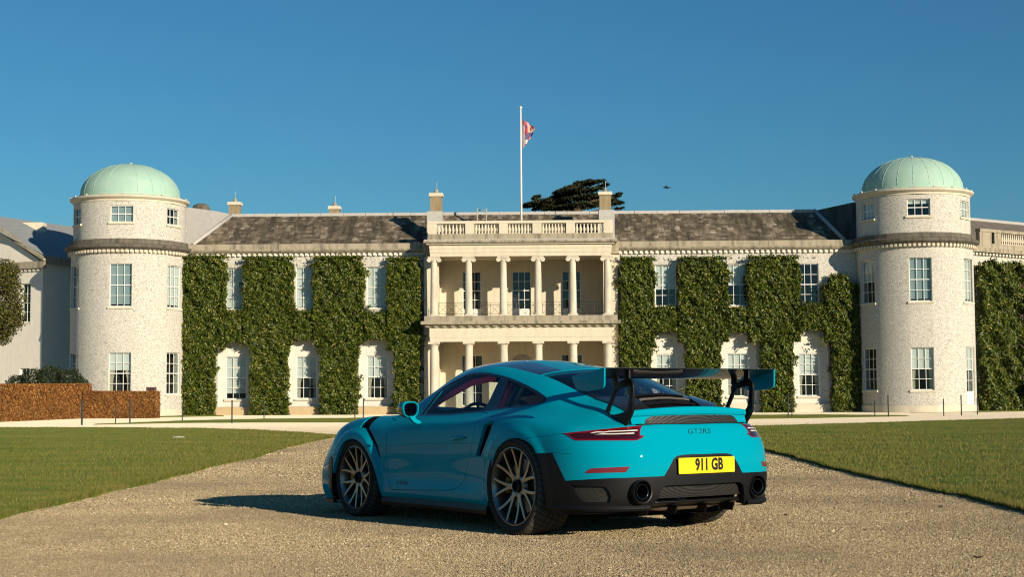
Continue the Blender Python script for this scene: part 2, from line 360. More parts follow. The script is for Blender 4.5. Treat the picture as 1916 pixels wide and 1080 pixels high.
# -- windows -------------------------------------------------------------
_wc = {}
def window(w, h, cols, rows, blind=.0, curtain=False, loc=(0, 0, 0), rz=0, sill=True, panel=0.0, depth=.9, open_=0.0):
    key = (round(w, 2), round(h, 2), cols, rows, round(blind, 2), curtain, sill, round(panel, 2), round(open_, 2))
    if key in _wc:
        r = copy_tree(_wc[key], house); r.location = loc; r.rotation_euler = (0, 0, rz); return r
    f = .055; m = MB(); y0, y1 = -.05, .05
    m.box(-w / 2, -w / 2 + f, y0, y1, 0, h); m.box(w / 2 - f, w / 2, y0, y1, 0, h); m.box(-w / 2 + f, w / 2 - f, y0, y1, h - f, h); m.box(-w / 2 + f, w / 2 - f, y0, y1, 0, f + panel)
    r = m.build('window', WHITE, house); r.location = loc; r.rotation_euler = (0, 0, rz)
    W0, W1, H0, H1 = -w / 2 + f, w / 2 - f, f + panel, h - f; cw, chh = (W1 - W0) / cols, (H1 - H0) / rows; b = .016; g = MB()
    for i in range(1, cols): x = W0 + i * cw; g.box(x - b, x + b, -.022, .022, H0, H1)
    for j in range(1, rows):
        z = H0 + j * chh; bb = .028 if (j == rows // 2 and rows > 1) else b
        for i in range(cols): g.box(W0 + i * cw + (b if i else 0), W0 + (i + 1) * cw - (b if i < cols - 1 else 0), -.0215, .0215, z - bb, z + bb)
    g.build('glazing_bars', WHITE, r)
    p = MB(); p.box(-cw / 2, cw / 2, -.004, .004, 0, chh); pm = p.mesh('pane', [PANE])
    for i in range(cols):
        for j in range(rows): o = link('pane', pm, None, r); o.location = (W0 + (i + .5) * cw, .003, H0 + j * chh); o.rotation_euler = (R_(random.uniform(-.35, .35)), 0, R_(random.uniform(-.5, .5)))
    if blind: q = MB(); q.box(W0, W1, .07, .076, H1 - (H1 - H0) * blind, H1); q.build('blind', NET if .955 < blind < .975 else BLIND, r)
    if curtain:
        for sd in (-1, 1):
            q = MB(); rows_ = []
            for t in np.linspace(0, 1, 9):
                z = H0 + (H1 - H0) * (1 - t); wd = (W1 - W0) * (.46 - .30 * math.sin(min(t, .75) / .75 * math.pi / 2)**1.5)
                rows_.append([(sd * (W1 - 0) - sd * wd * s, .13 + .02 * math.sin(s * 22), z) for s in np.linspace(0, 1, 12)])
            q.grid(rows_); q.build('curtain', CURT, r, True)
    d = MB(); d.box(-w / 2 + .01, w / 2 - .01, .16, depth, .01, h - .01); o = d.mesh('room_shade_box', [ROOMD]); bm = bmesh.new(); bm.from_mesh(o)  # dark box behind the panes, the unlit room's shade put into its colour
    fr = [f_ for f_ in bm.faces if f_.calc_center_median().y < .17]; bmesh.ops.delete(bm, geom=fr, context='FACES'); bm.to_mesh(o); bm.free(); link('room_shade_box', o, None, r)
    if sill: q = MB(); q.box(-w / 2 - .10, w / 2 + .10, -.22, .06, -.13, -.002); q.build('sill', STONE, r)
    _wc[key] = r; return r
def arch_loop(u, hw, z0, zs, n=14): return [(u - hw, z0), (u + hw, z0)] + [(u + hw * math.cos(a), zs + hw * math.sin(a)) for a in np.linspace(0, math.pi, n)]
def rect_loop(u0, u1, z0, z1): return [(u0, z0), (u1, z0), (u1, z1), (u0, z1)]
fwd = lambda a, b, h: (a, h, b)
# -- wings ----------------------------------------------------------------
BAYS = (9.27, 13.83, 18.38)
for sg in (-1, 1):
    u0, u1 = sorted((sg * 6.2, sg * 25.2)); holes = []
    for b in BAYS:
        u = sg * b; holes.append(rect_loop(u - .67, u + .67, 6.85, 9.52)); holes.append(arch_loop(u - sg * 0, 1.16, .55, 3.85))
    m = MB(); m.prism([rect_loop(u0, u1, .55, 10.2)] + holes, fwd, 0, .27); m.build('wing_wall', RENDERW, house)
    m = MB(); m.prism([rect_loop(u0, u1, -.6, .546)], fwd, -.06, .8); m.build('plinth', PLINTH if sg < 0 else STONE, house)
    for i, b in enumerate(BAYS):
        u = sg * b; m = MB(); m.prism([rect_loop(u - 1.3, u + 1.3, .50, 5.2), rect_loop(u - .67, u + .67, 1.05, 3.78)], fwd, .28, .6); m.build('arch_panel', LIME, house)
        k = (i, sg); low = {(0, -1): (.52, True), (1, -1): (.52, True), (2, -1): (.88, False), (0, 1): (.5, True), (1, 1): (.5, True), (2, 1): (.52, True)}[k]
        window(1.34, 2.73, 3, 4, low[0], low[1], (u, .40, 1.05)); window(1.34, 2.67, 3, 4, {(2, 1): 0.0, (0, 1): .6, (1, 1): .5}.get(k, .98), False, (u, .14, 6.85))
    # cornice: frieze band, dentils, projecting mould, blocking course
    a0, a1 = sorted((sg * 6.2, sg * 23.4)); m = MB(); m.box(a0, a1, -.05, .8, 10.203, 10.42); m.build('frieze_band', LIME, house)
    m = MB(); n = int((a1 - a0) / .335)
    for i in range(n): x = a0 + (i + .5) * (a1 - a0) / n; m.box(x - .085, x + .085, -.19, -.052, 10.24, 10.417)
    tag(m.build('dentils', LIME, house), kind='stuff')
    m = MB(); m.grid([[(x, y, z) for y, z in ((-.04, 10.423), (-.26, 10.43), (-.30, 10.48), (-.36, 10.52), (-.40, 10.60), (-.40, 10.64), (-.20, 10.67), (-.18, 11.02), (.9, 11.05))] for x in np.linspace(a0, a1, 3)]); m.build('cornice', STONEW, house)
# rainwater pipe strip between wing and portico block, side piers
for sg in (-1, 1):
    a0, a1 = sorted((sg * 5.45, sg * 6.2)); m = MB(); m.box(a0, a1, -.35, .9, -.6, 10.2); m.build('pier', STONE, house)
    m = MB(); m.box(a0 - .08, a1 + .08, -.5, .9, 10.203, 11.0); m.build('pier_entablature', STONEW, house)
# -- main roof -------------------------------------------------------------
SL0, SL1 = (.55, 11.05), (4.55, 13.42)
def roof_pt(u, t, off=0.0):
    ny, nz = -(SL1[1] - SL0[1]), (SL1[0] - SL0[0]); L = math.hypot(ny, nz); return (u, SL0[0] + (SL1[0] - SL0[0]) * t + ny / L * off, SL0[1] + (SL1[1] - SL0[1]) * t + nz / L * off)
m = MB(); m.add([roof_pt(-21.3, 0), roof_pt(20.8, 0), roof_pt(19.7, 1), roof_pt(-19.6, 1), (20.8, 9, 11.0), (-21.3, 9, 11.0)], [(0, 1, 2, 3), (3, 2, 4, 5), (1, 4, 2), (0, 3, 5)]); m.build('roof', LEAD, house, fix=False)
m = MB(); NR = 15; n_single = 0
for j in range(NR):
    t0, t1 = j / NR * .965, (j + 1.25) / NR * .965; ul = -21.3 + 1.7 * t0 + .05; ur = 20.8 - 1.1 * t0 - .05; x = ul - random.uniform(0, .3)
    while x < ur:
        w = random.uniform(.30, .42) * (1.12 - .25 * j / NR); xa, xb = max(x, ul) + .006, min(x + w, ur) - .006; x += w
        if xb - xa < .08: continue
        d = random.uniform(.016, .036); e = random.uniform(-.012, .012); P = [roof_pt(xa, t0 + e / 4, d), roof_pt(xb, t0 + e / 4, d + random.uniform(-.008, .008)), roof_pt(xb, t1, .008), roof_pt(xa, t1, .008)]; Q = [roof_pt(xa, t0 + e / 4, .0), roof_pt(xb, t0 + e / 4, .0)]
        if n_single < 300:                                          # the lowest courses, slate by slate
            n_single += 1; k = MB(); k.add(P + Q, [(0, 1, 2, 3), (4, 5, 1, 0), (4, 0, 3), (5, 2, 1)]); k.build('slate', SLATE, house, fix=False); continue
        m.add(P + Q, [(0, 1, 2, 3), (4, 5, 1, 0), (4, 0, 3), (5, 2, 1)])
tag(m.build('slates', SLATE, house, fix=False), kind='stuff')
n = 26
for i in range(n): a = -19.6 + 39.3 * i / n; m = MB(); m.box(a + .012, a + 39.3 / n - .012, SL1[0] - .17, SL1[0] + .2, SL1[1] - .10, SL1[1] + .10 + random.uniform(0, .02)); m.build('ridge_cap', LEAD, house)
for sg, ub, ut in ((-1, -21.3, -19.6), (1, 20.8, 19.7)):
    m = MB(); m.tube([roof_pt(ub, 0, .05), roof_pt((ub + ut) / 2, .5, .06), roof_pt(ut, 1, .05)], .13, 8); m.build('hip_capping', LEAD, house, True)
# return roofs at the ends of the wings
m = MB(); m.prism([[(-22.9, 10.6), (-19.2, 10.6), (-19.35, 13.45), (-20.6, 13.75), (-22.3, 14.0), (-22.9, 14.05)]], fwd, 4.7, 9.0); m.build('return_block', LEAD, house)
m = MB(); m.prism([[(19.5, 10.6), (23.2, 10.6), (23.2, 14.15), (22.2, 14.0), (20.4, 13.62), (19.6, 13.45)]], fwd, 4.8, 9.0); m.build('return_block', STONED, house)  # dark stone puts the tower's shadow into this block's colour
m = MB(); m.lathe([(0, .34), (.3, .3), (.52, .16), (.6, 0), (.6, -.4)], 20, 'z', (-21.9, 5.3, 14.05)); m.build('roof_cap', STONED, house, True)
def chimney(u, y, hw, z0, z1, mat, rods=True):
    m = MB(); m.box(u - hw, u + hw, y - hw * .9, y + hw * .9, z0, z1 - .22); c = m.build('chimney', mat, house)
    m = MB(); m.box(u - hw - .08, u + hw + .08, y - hw * .9 - .08, y + hw * .9 + .08, z1 - .218, z1); m.build('chimney_cap', STONE, c)
    m = MB(); m.lathe([(.0, z1 + .28), (.11, z1 + .26), (.15, z1 + .04), (.17, z1 + .002)], 10, 'z', (u, y, 0)); m.build('chimney_pot', STONEW, c)
    m = MB(); m.tube([(u + hw * .1, y, z1 + .2), (u + hw * .1, y, z1 + .75)], .018, 5); m.build('aerial_rod', LEAD, c)
STONEC = stone('chimney_stone', (.34, .26, .155), (.16, .12, .075), 3, .7)
chimney(-19.55, 5.2, .36, 12.9, 14.42, STONEC); chimney(-12.7, 5.0, .33, 12.9, 14.06, STONEC)
for sg in (-1, 1):
    chimney(sg * 5.47, .55, .37, 13.1, 14.30, STONEC)
    m = MB(); m.box(sg * 5.55 - .5, sg * 5.55 + .5, .1, 1.1, 11.0, 13.1); m.build('parapet_block', LEAD, house)
_pk0 = set(house.children)
# -- portico ---------------------------------------------------------------
PF = -3.3; CU = [(k - 2.5) * 2.15 for k in range(6)]
m = MB(); m.prism([rect_loop(-5.449, 5.449, -.4, 10.15)] + [rect_loop(u - .62, u + .62, 6.35, 9.38) for u in (-3.3, 0, 3.3)] + [rect_loop(u - .70, u + .70, .5, 3.85) for u in (-3.3, 3.3)] + [arch_loop(0, .72, .5, 3.2, 10)], fwd, .0, .5); _bw = m.build('portico_back_wall', STONE, house); _bw.location = (0, 3.0, 0)
for u in (-3.3, 0, 3.3): window(1.24, 3.03, 3, 4, 0.0, False, (u, 3.18, 6.35), sill=False, panel=.50)
for u in (-3.3, 3.3): window(1.40, 3.35, 3, 4, 0.0, False, (u, 3.2, .5), sill=False)
m = MB(); m.box(-.72, .72, 3.42, 3.46, .5, 3.9); m.build('niche_door', LEAD, house)
_pk1 = set(house.children)
def column(u, y, z0, z1, r, ionic, mat):
    m = MB(); pr2 = [(r * 1.0, z0 + .16)] + [(r * (1 - .16 * (t**1.6)), z0 + .16 + (z1 - .34 - z0 - .16) * t) for t in np.linspace(.02, 1, 8)]; m.lathe(pr2, 20, 'z', (u, y, 0)); c = m.build('column', mat, house, True)
    b = MB(); b.box(u - r * 1.35, u + r * 1.35, y - r * 1.35, y + r * 1.35, z0, z0 + .07); b.lathe([(r * 1.28, z0 + .071), (r * 1.32, z0 + .10), (r * 1.22, z0 + .13), (r * 1.0, z0 + .17)], 20, 'z', (u, y, 0)); b.build('column_base', mat, c, angle=30)
    k = MB(); rt = r * .84
    if ionic:
        for sd in (-1, 1): k.lathe([(0, -rt * 1.05), (.135, -rt * 1.05), (.15, -rt * .95), (.11, 0), (.15, rt * .95), (.135, rt * 1.05), (0, rt * 1.05)], 14, 'y', (u + sd * (rt + .10), y, z1 - .20))
        k.box(u - rt - .13, u + rt + .13, y - rt * 1.02, y + rt * 1.02, z1 - .19, z1 - .10); k.box(u - rt - .17, u + rt + .17, y - rt * 1.2, y + rt * 1.2, z1 - .098, z1)
        k.lathe([(rt, z1 - .345), (rt * 1.12, z1 - .30), (rt * 1.18, z1 - .195)], 16, 'z', (u, y, 0))
    else: k.lathe([(rt, z1 - .345), (rt * 1.08, z1 - .30), (rt * 1.05, z1 - .25), (rt * 1.38, z1 - .14)], 20, 'z', (u, y, 0)); k.box(u - rt * 1.5, u + rt * 1.5, y - rt * 1.5, y + rt * 1.5, z1 - .138, z1)
    k.build('capital', mat, c, angle=40)
COLS = stone('column_stone', (.68, .61, .48), (.27, .235, .18), 5, .6)
for u in CU: column(u, PF, .0, 4.54, .285, False, COLS); column(u, PF, 6.13, 9.83, .235, True, COLS)
for sg in (-1, 1):
    for (z0, z1, nm) in ((.0, 4.539, 'anta'), (6.13, 9.829, 'anta')):
        m = MB(); m.box(sg * 5.37 - .2, sg * 5.37 + .2, -2.2, -1.6, z0, z1); m.build(nm, STONE, house)
m = MB(); m.box(-5.9, 5.9, PF - .5, 1.0, -.6, -.02); m.box(-6.3, 6.3, PF - .85, PF - .502, -.6, -.18); m.build('portico_steps', STONE, house)
def entab(x, y0, z0, bands, mat, name):
    """stacked stone courses round three sides"""
    for (za, zb, o, mt) in bands:
        m = MB(); m.box(-x - o, x + o, y0 - o, y0 + .62, za, zb); m.box(-x - o, -x + .62, y0 + .622, -.004, za, zb); m.box(x - .62, x + o, y0 + .622, -.004, za, zb); m.build(name, mt, house)
entab(5.62, PF - .30, 0, [(4.541, 4.80, .0, STONE), (4.803, 5.42, .02, STONE)], STONE, 'entablature')
entab(5.62, PF - .30, 0, [(5.423, 5.56, .10, STONE), (5.563, 5.60, .28, STONE)], STONE, 'cornice')
m = MB()
for x in np.linspace(-5.75, 5.75, 23): m.box(x - .12, x + .12, PF - .30 - .27, PF - .30 - .105, 5.46, 5.561)
tag(m.build('dentils', STONE, house), kind='stuff')
for k in range(6): 
    for dx in ((-.35, 0, .35) if False else ()): pass
m = MB(); m.box(-6.15, 6.15, PF - .85, -2.1, 5.603, 5.80); m.build('balcony_cornice', STONEW, house)
m = MB(); m.box(-5.95, 5.95, PF - .55, -2.0, 5.803, 6.127); m.box(-5.3, 5.3, -1.998, 1.0, 5.803, 6.127); m.build('balcony_floor', STONEW, house)
m = MB(); m.box(-5.0, 5.0, PF + .33, .99, 4.62, 4.68); m.build('portico_soffit', STONE, house); m = MB(); m.box(-5.0, 5.0, PF + .33, .99, 9.92, 9.98); m.build('portico_soffit', STONE, house)
entab(5.60, PF - .27, 0, [(9.831, 10.06, .0, STONE), (10.063, 10.32, .025, STONE), (10.323, 10.56, .05, STONE)], STONE, 'entablature')
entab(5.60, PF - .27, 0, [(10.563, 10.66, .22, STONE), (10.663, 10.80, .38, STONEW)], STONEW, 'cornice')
m = MB(); m.box(-5.95, 5.95, PF - .60, 2.0, 10.803, 10.86); m.build('portico_roof', LEAD, house)
m = MB(); m.box(-5.72, 5.72, PF - .42, PF + .02, 10.863, 11.22); m.build('balustrade_plinth', STONEW, house)
m = MB(); m.box(-5.70, 5.70, PF - .40, PF + .0, 11.865, 12.03); m.build('balustrade_rail', STONE, house)
PED = [-5.45, -3.12, -1.0 * 1.04, 1.04, 3.12, 5.45]
for u in PED: m = MB(); m.box(u - .28, u + .28, PF - .39, PF - .02, 11.223, 11.862); m.build('pedestal', STONE, house)
bal = MB(); bal.lathe([(.085, 0), (.085, .05), (.05, .07), (.05, .10), (.095, .22), (.085, .30), (.045, .48), (.042, .55), (.07, .585), (.08, .60), (.08, .642)], 8, 'z'); bmh = bal.mesh('baluster', [STONE], True)
for a, b in zip(PED[:-1], PED[1:]):
    n = 8; 
    for i in range(n): o = link('baluster', bmh, None, house); o.location = (a + .28 + (b - a - .56) * (i + .5) / n, PF - .2, 11.2225)
for a, b in zip(CU[:-1], CU[1:]):   # thin iron balcony railings
    m = MB(); y = PF + .12; x0, x1 = a + .27, b - .27; r = .011
    for z in (6.28, 6.82, 6.97): m.tube([(x0, y, z), (x1, y, z)], r, 5)
    for x in np.linspace(x0, x1, 4): m.tube([(x, y, 6.13), (x, y, 6.97)], r, 5)
    for xa, xb in zip(np.linspace(x0, x1, 4)[:-1], np.linspace(x0, x1, 4)[1:]): m.tube([(xa, y, 6.28), (xb, y, 6.82)], r * .9, 4); m.tube([(xa, y, 6.82), (xb, y, 6.28)], r * .9, 4)
    m.build('balcony_railing', IRON, house)
for sg in (-1, 1):
    m = MB(); a0, a1 = sorted((sg * 5.30, sg * 5.44)); m.box(a0, a1, -2.1, 1.0, -.4, 10.15); m.build('loggia_side_wall', STONE, house)
for o in set(house.children) - _pk1: o.scale = (o.scale[0] * 1.0218, o.scale[1], o.scale[2] * 1.0218); o.location = (o.location[0] * 1.0218, o.location[1] + 2.0, o.location[2] * 1.0218 - .0392)
m = MB(); uu = -2.62
for sd in (-.30, .30): m.tube([(uu + sd, 2.0, 11.0), (uu + sd + .04, 2.35, 13.55)], .035, 6)
for z in np.linspace(11.3, 13.4, 8): m.tube([(uu - .3, 2.0 + (z - 11) * .137, z), (uu + .3, 2.0 + (z - 11) * .137, z)], .025, 6)
m.build('roof_ladder', simple('silvered_timber', (.42, .37, .29), .8, .2, 8), house)
# -- round towers -----------------------------------------------------------
TR, DR = 3.64, 3.52
def cyl_wall(cx, cy, R, z0, z1, ops, name, mat, th=.35):
    """round wall with openings (angle from the front, half width, z0, z1)"""
    A = set(np.radians(np.arange(-180, 181, 4)).round(4)); Zs = {z0, z1}
    for a, hw, b, c in ops:
        d = math.asin(hw / R); A = {x for x in A if not (a - d - .02 < x < a + d + .02)} | {a - d, a + d}; Zs |= {b, c}
    A = sorted(A); Zs = sorted(Zs); m = MB(); pt = lambda a, r, z: (cx + r * math.sin(a), cy - r * math.cos(a), z)
    for i in range(len(A) - 1):
        for j in range(len(Zs) - 1):
            am, zm = (A[i] + A[i + 1]) / 2, (Zs[j] + Zs[j + 1]) / 2
            if any(abs(am - a) < math.asin(hw / R) and b < zm < c for a, hw, b, c in ops): continue
            m.add([pt(A[i], R, Zs[j]), pt(A[i + 1], R, Zs[j]), pt(A[i + 1], R, Zs[j + 1]), pt(A[i], R, Zs[j + 1])], [(0, 1, 2, 3)])
    for a, hw, b, c in ops:
        d = math.asin(hw / R)
        for (p, q) in (((a - d, b), (a - d, c)), ((a + d, c), (a + d, b)), ((a - d, c), (a + d, c)), ((a + d, b), (a - d, b))):
            m.add([pt(p[0], R, p[1]), pt(q[0], R, q[1]), pt(q[0], R - th - .1, q[1]), pt(p[0], R - th - .1, p[1])], [(0, 1, 2, 3)])
    o = m.mesh(name, [mat], False); bm = bmesh.new(); bm.from_mesh(o); bmesh.ops.remove_doubles(bm, verts=bm.verts, dist=1e-4); bmesh.ops.recalc_face_normals(bm, faces=bm.faces); bm.to_mesh(o); bm.free()
    o.polygons.foreach_set('use_smooth', [True] * len(o.polygons)); o.set_sharp_from_angle(angle=R_(25)); return link(name, o, None, house)
for sg, cu, angs in ((-1, -25.25, (-53, 7, 66, 125)), (1, 25.10, (-66, -8, 51, 112))):
    cy = -.1; AN = [R_(a) for a in angs]
    ops = [(a, .68, 6.85, 9.55) for a in AN] + [(a, .68, 1.40, 4.02) for a in AN if not (sg > 0 and abs(a - R_(51)) < .01)] + ([(R_(51), .62, .5, 4.05)] if sg > 0 else [])
    cyl_wall(cu, cy, TR, -.6, 10.2, ops, 'tower_wall', RENDERW); cyl_wall(cu, cy, DR, 11.05, 13.5, [(a, .70 if i in (1,) else .62, 12.15, 13.2) for i, a in enumerate(AN)], 'tower_drum', RENDERW)
    cyl_wall(cu, cy, TR + .06, -.7, .45, [], 'tower_plinth', STONE)
    for i, a in enumerate(AN):
        def at(r): return (cu + r * math.sin(a), cy - r * math.cos(a))
        x, y = at(math.sqrt(TR**2 - .68**2) - .16); bl = {(-1, 1): (.96, 0.42, True), (1, 1): (.965, .5, True), (1, 0): (.5, 0, False), (-1, 0): (0, 0, False)}.get((sg, i), (.95, .0, False))
        window(1.36, 2.70, 3, 4, bl[0], False, (x, y, 6.85), a)
        if sg > 0 and i == 2:
            xd, yd = at(math.sqrt(TR**2 - .62**2) - .16); window(1.24, 3.55, 2, 4, .5, False, (xd, yd, .5), a, sill=False, panel=.75)
        else: window(1.36, 2.62, 3, 4, bl[1], bl[2], (x, y, 1.40), a)
        w = .70 if i == 1 else .62; x, y = at(math.sqrt(DR**2 - w**2) - .14); window(2 * w, 1.05, 3, 2, {1: .97 if sg < 0 else .25}.get(i, .9 if sg > 0 else 0), False, (x, y, 12.15), a)
    m = MB(); m.lathe([(TR - .3, 10.203), (TR + .05, 10.203), (TR + .06, 10.44)], 96, 'z', (cu, cy, 0)); m.build('tower_frieze', STONE, house, angle=30)
    m = MB(); n = 84
    for i in range(n):
        a = 2 * math.pi * i / n; M = Matrix.Translation((cu, cy, 10.33)) @ Matrix.Rotation(a, 4, 'Z') @ Matrix.Translation((0, -(TR + .13), 0)); m.obox(M, .078, .08, .088)
    tag(m.build('dentils', STONE, house), kind='stuff')
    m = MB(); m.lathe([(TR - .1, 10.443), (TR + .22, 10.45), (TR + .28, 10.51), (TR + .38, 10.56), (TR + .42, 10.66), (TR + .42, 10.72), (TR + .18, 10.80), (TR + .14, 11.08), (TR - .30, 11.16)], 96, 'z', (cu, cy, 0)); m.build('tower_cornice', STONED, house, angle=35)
    m = MB(); m.lathe([(DR - .1, 13.503), (DR + .03, 13.503), (DR + .04, 13.62), (DR + .16, 13.68), (DR + .24, 13.76), (DR + .25, 13.86), (DR + .05, 13.92), (DR - .6, 13.97)], 96, 'z', (cu, cy, 0)); m.build('drum_cornice', STONE, house, angle=35)
    m = MB()
    for i in range(18): a = 2 * math.pi * (i + .4) / 18; M = Matrix.Translation((cu, cy, 13.93)) @ Matrix.Rotation(a, 4, 'Z') @ Matrix.Translation((0, -(DR + .15), 0)); m.obox(M, .10, .05, .045)
    tag(m.build('lead_clips', LEAD, house), kind='stuff')
    prof = [(3.20, 13.93), (3.20, 14.14)] + [(3.14 * math.cos(t), 14.15 + 2.12 * math.sin(t)) for t in np.linspace(0, math.pi / 2 - .02, 18)] + [(.0, 16.28)]
    m = MB(); m.lathe(prof, 72, 'z', (cu, cy, 0)); dm = m.build('dome', COPPER, house, angle=40)
    for i in range(20):
        a = 2 * math.pi * (i + .3) / 20; m = MB(); m.tube([(cu + (r + .012) * math.cos(a), cy + (r + .012) * math.sin(a), z) for r, z in prof[2:-1:2]], .013, 5); m.build('dome_seam', COPPER, dm, True)
    m = MB(); m.lathe([(.0, 16.42), (.10, 16.38), (.16, 16.25)], 10, 'z', (cu, cy, 0)); m.build('dome_finial', COPPER, dm, True)
# -- gabled wing beyond the left tower ------------------------------------------
def wp(px, py, Y): return tuple(HP(px, py, Y))
gz0 = lambda P: (P[0], P[1], -.8)
ga, gb = HP(-150, 600, 102.0), HP(79, 600, 97.5); gd = (gb - ga); gd[2] = 0; GL = np.linalg.norm(gd); gd /= GL; gn = np.array([-gd[1], gd[0], 0])
gpt = lambda a, b, h: tuple(np.array([ga[0], ga[1], 0]) + gd * a + gn * h + np.array([0, 0, b]))
eav = HP(76, 492, 97.5)[2]; apx = HP(-36, 410, 99.6)[2]; aU = GL * .50
wu = np.dot(HP(48, 560, 98.1)[:2] - ga[:2], gd[:2])
m = MB(); m.prism([[(-2, -.8), (GL, -.8), (GL, eav), (aU, apx), (-2, eav)], rect_loop(wu - .42, wu + .42, HP(48, 602, 97.3)[2], HP(48, 529, 97.3)[2]), rect_loop(wu - .42, wu + .42, 1.2, HP(48, 689, 97.3)[2])], gpt, 0, .45); m.build('gable_wall', LIME, house)
gr = math.atan2(gd[1], gd[0])
window(.84, HP(48, 529, 97.3)[2] - HP(48, 602, 97.3)[2], 2, 4, 0, False, gpt(wu, HP(48, 602, 97.3)[2], .2), gr); window(.84, HP(48, 689, 97.3)[2] - 1.2, 2, 4, 0, False, gpt(wu, 1.2, .2), gr)
m = MB(); m.prism([[(-2, eav - .35), (GL + .3, eav - .35), (GL + .3, eav), (GL + .25, eav + .1), (-2, eav + .1)]], gpt, -.3, -.003); m.build('gable_cornice', STONEW, house)
m = MB()
for i in range(40): a = i * .36; (a < GL) and m.prism([rect_loop(a, a + .17, eav - .52, eav - .353)], gpt, -.16, -.004)
tag(m.build('dentils', LIME, house), kind='stuff')
m = MB(); m.prism([[(GL + .35, eav + .10), (GL + .30, eav + .30), (aU, apx + .38), (aU, apx + .02)]], gpt, -.35, -.004); m.build('gable_raking_cornice', STONEW, house)
m = MB(); P0, P1 = np.array(gpt(aU, apx + .36, -.3)), np.array(gpt(GL + .3, eav + .25, -.3)); back = gn * 14 + gd * 0; m.add([tuple(P0), tuple(P1), tuple(P1 + back), tuple(P0 + back), tuple(P0 - np.array([*(gd[:2] * 8), 3.5])), ], [(0, 1, 2, 3)]); m.build('gable_roof', simple('blue_grey_slate', (.27, .275, .27), .75, .3, 2), house, fix=False)
m = MB(); c0 = HP(58, 440, 103); m.box(c0[0] - .95, c0[0] + .95, c0[1] - .4, c0[1] + .4, c0[2] - .8, c0[2] + .85); m.build('gable_chimney', STONE, house)
b0, b1 = HP(79, 600, 97.5), HP(140, 600, 100.5); bd = b1 - b0; bd[2] = 0; BLn = np.linalg.norm(bd); bd /= BLn; bn = np.array([-bd[1], bd[0], 0])
bpt = lambda a, b, h: tuple(np.array([b0[0], b0[1], 0]) + bd * a + bn * h + np.array([0, 0, b]))
m = MB(); m.prism([rect_loop(.02, BLn, -.8, eav)], bpt, 0.0, .4); m.build('return_wall', LIME, house)
m = MB(); m.prism([rect_loop(.0, BLn, eav, eav + .45)], bpt, -.30, .4); m.build('return_cornice', STONEW, house)
m = MB(); rb = eav + .45; m.add([bpt(0, rb, -.2), bpt(BLn, rb, -.2), bpt(BLn, rb + 2.6, 4.2), bpt(-.8, rb + 2.2, 4.2)], [(0, 1, 2, 3)]); m.build('return_roof', bpy.data.materials['blue_grey_slate'], house, fix=False)
# -- wing beyond the right tower --------------------------------------------------
r0, r1 = HP(1822, 600, 97.0), HP(2080, 600, 106.0); rd = r1 - r0; rd[2] = 0; RL = np.linalg.norm(rd); rd /= RL; rn = np.array([-rd[1], rd[0], 0])
rpt = lambda a, b, h: tuple(np.array([r0[0], r0[1], 0]) + rd * a + rn * h + np.array([0, 0, b]))
m = MB(); m.prism([rect_loop(-1, RL, -.8, 10.2)], rpt, 0, .5); m.build('far_wing_wall', RENDERW, house)
m = MB(); m.prism([rect_loop(-1, RL, 10.42, 10.7)], rpt, -.40, .5); m.prism([rect_loop(-1, RL, 10.202, 10.418)], rpt, -.08, .5); m.prism([rect_loop(-1, RL, 10.702, 11.05)], rpt, -.15, .5); m.build('far_wing_cornice', STONEW, house)
m = MB(); 
for i in range(32): a = -.9 + i * .35; (a < RL) and m.prism([rect_loop(a, a + .17, 10.25, 10.417)], rpt, -.22, -.083)
tag(m.build('dentils', LIME, house), kind='stuff')
m = MB(); m.prism([rect_loop(.65, RL, 11.8, 12.0)], rpt, -.2, .2); m.prism([rect_loop(.65, 1.9, 11.053, 11.798)], rpt, -.15, .15); m.prism([rect_loop(2.2, 2.9, 11.053, 11.798)], rpt, -.15, .15); m.build('far_balustrade', STONEW, house)
for i in range(18):
    a = 2.98 + i * .22
    if a < RL: o = link('baluster', bmh, None, house); o.location = rpt(a, 11.056, 0); o.scale = (1, 1, 1.15)
m = MB(); m.add([rpt(-2.5, 11.05, 1.2), rpt(RL, 11.05, 1.2), rpt(RL, 13.35, 4.6), rpt(-2.5, 13.35, 4.6)], [(0, 1, 2, 3)]); m.build('far_roof', simple('far_slates', (.14, .12, .095), .9, .45, 1.4), house, fix=False)
m = MB(); m.tube([rpt(-2.5, 13.37, 4.6), rpt(RL, 13.37, 4.6)], .13, 6); m.build('far_ridge', LEAD, house)
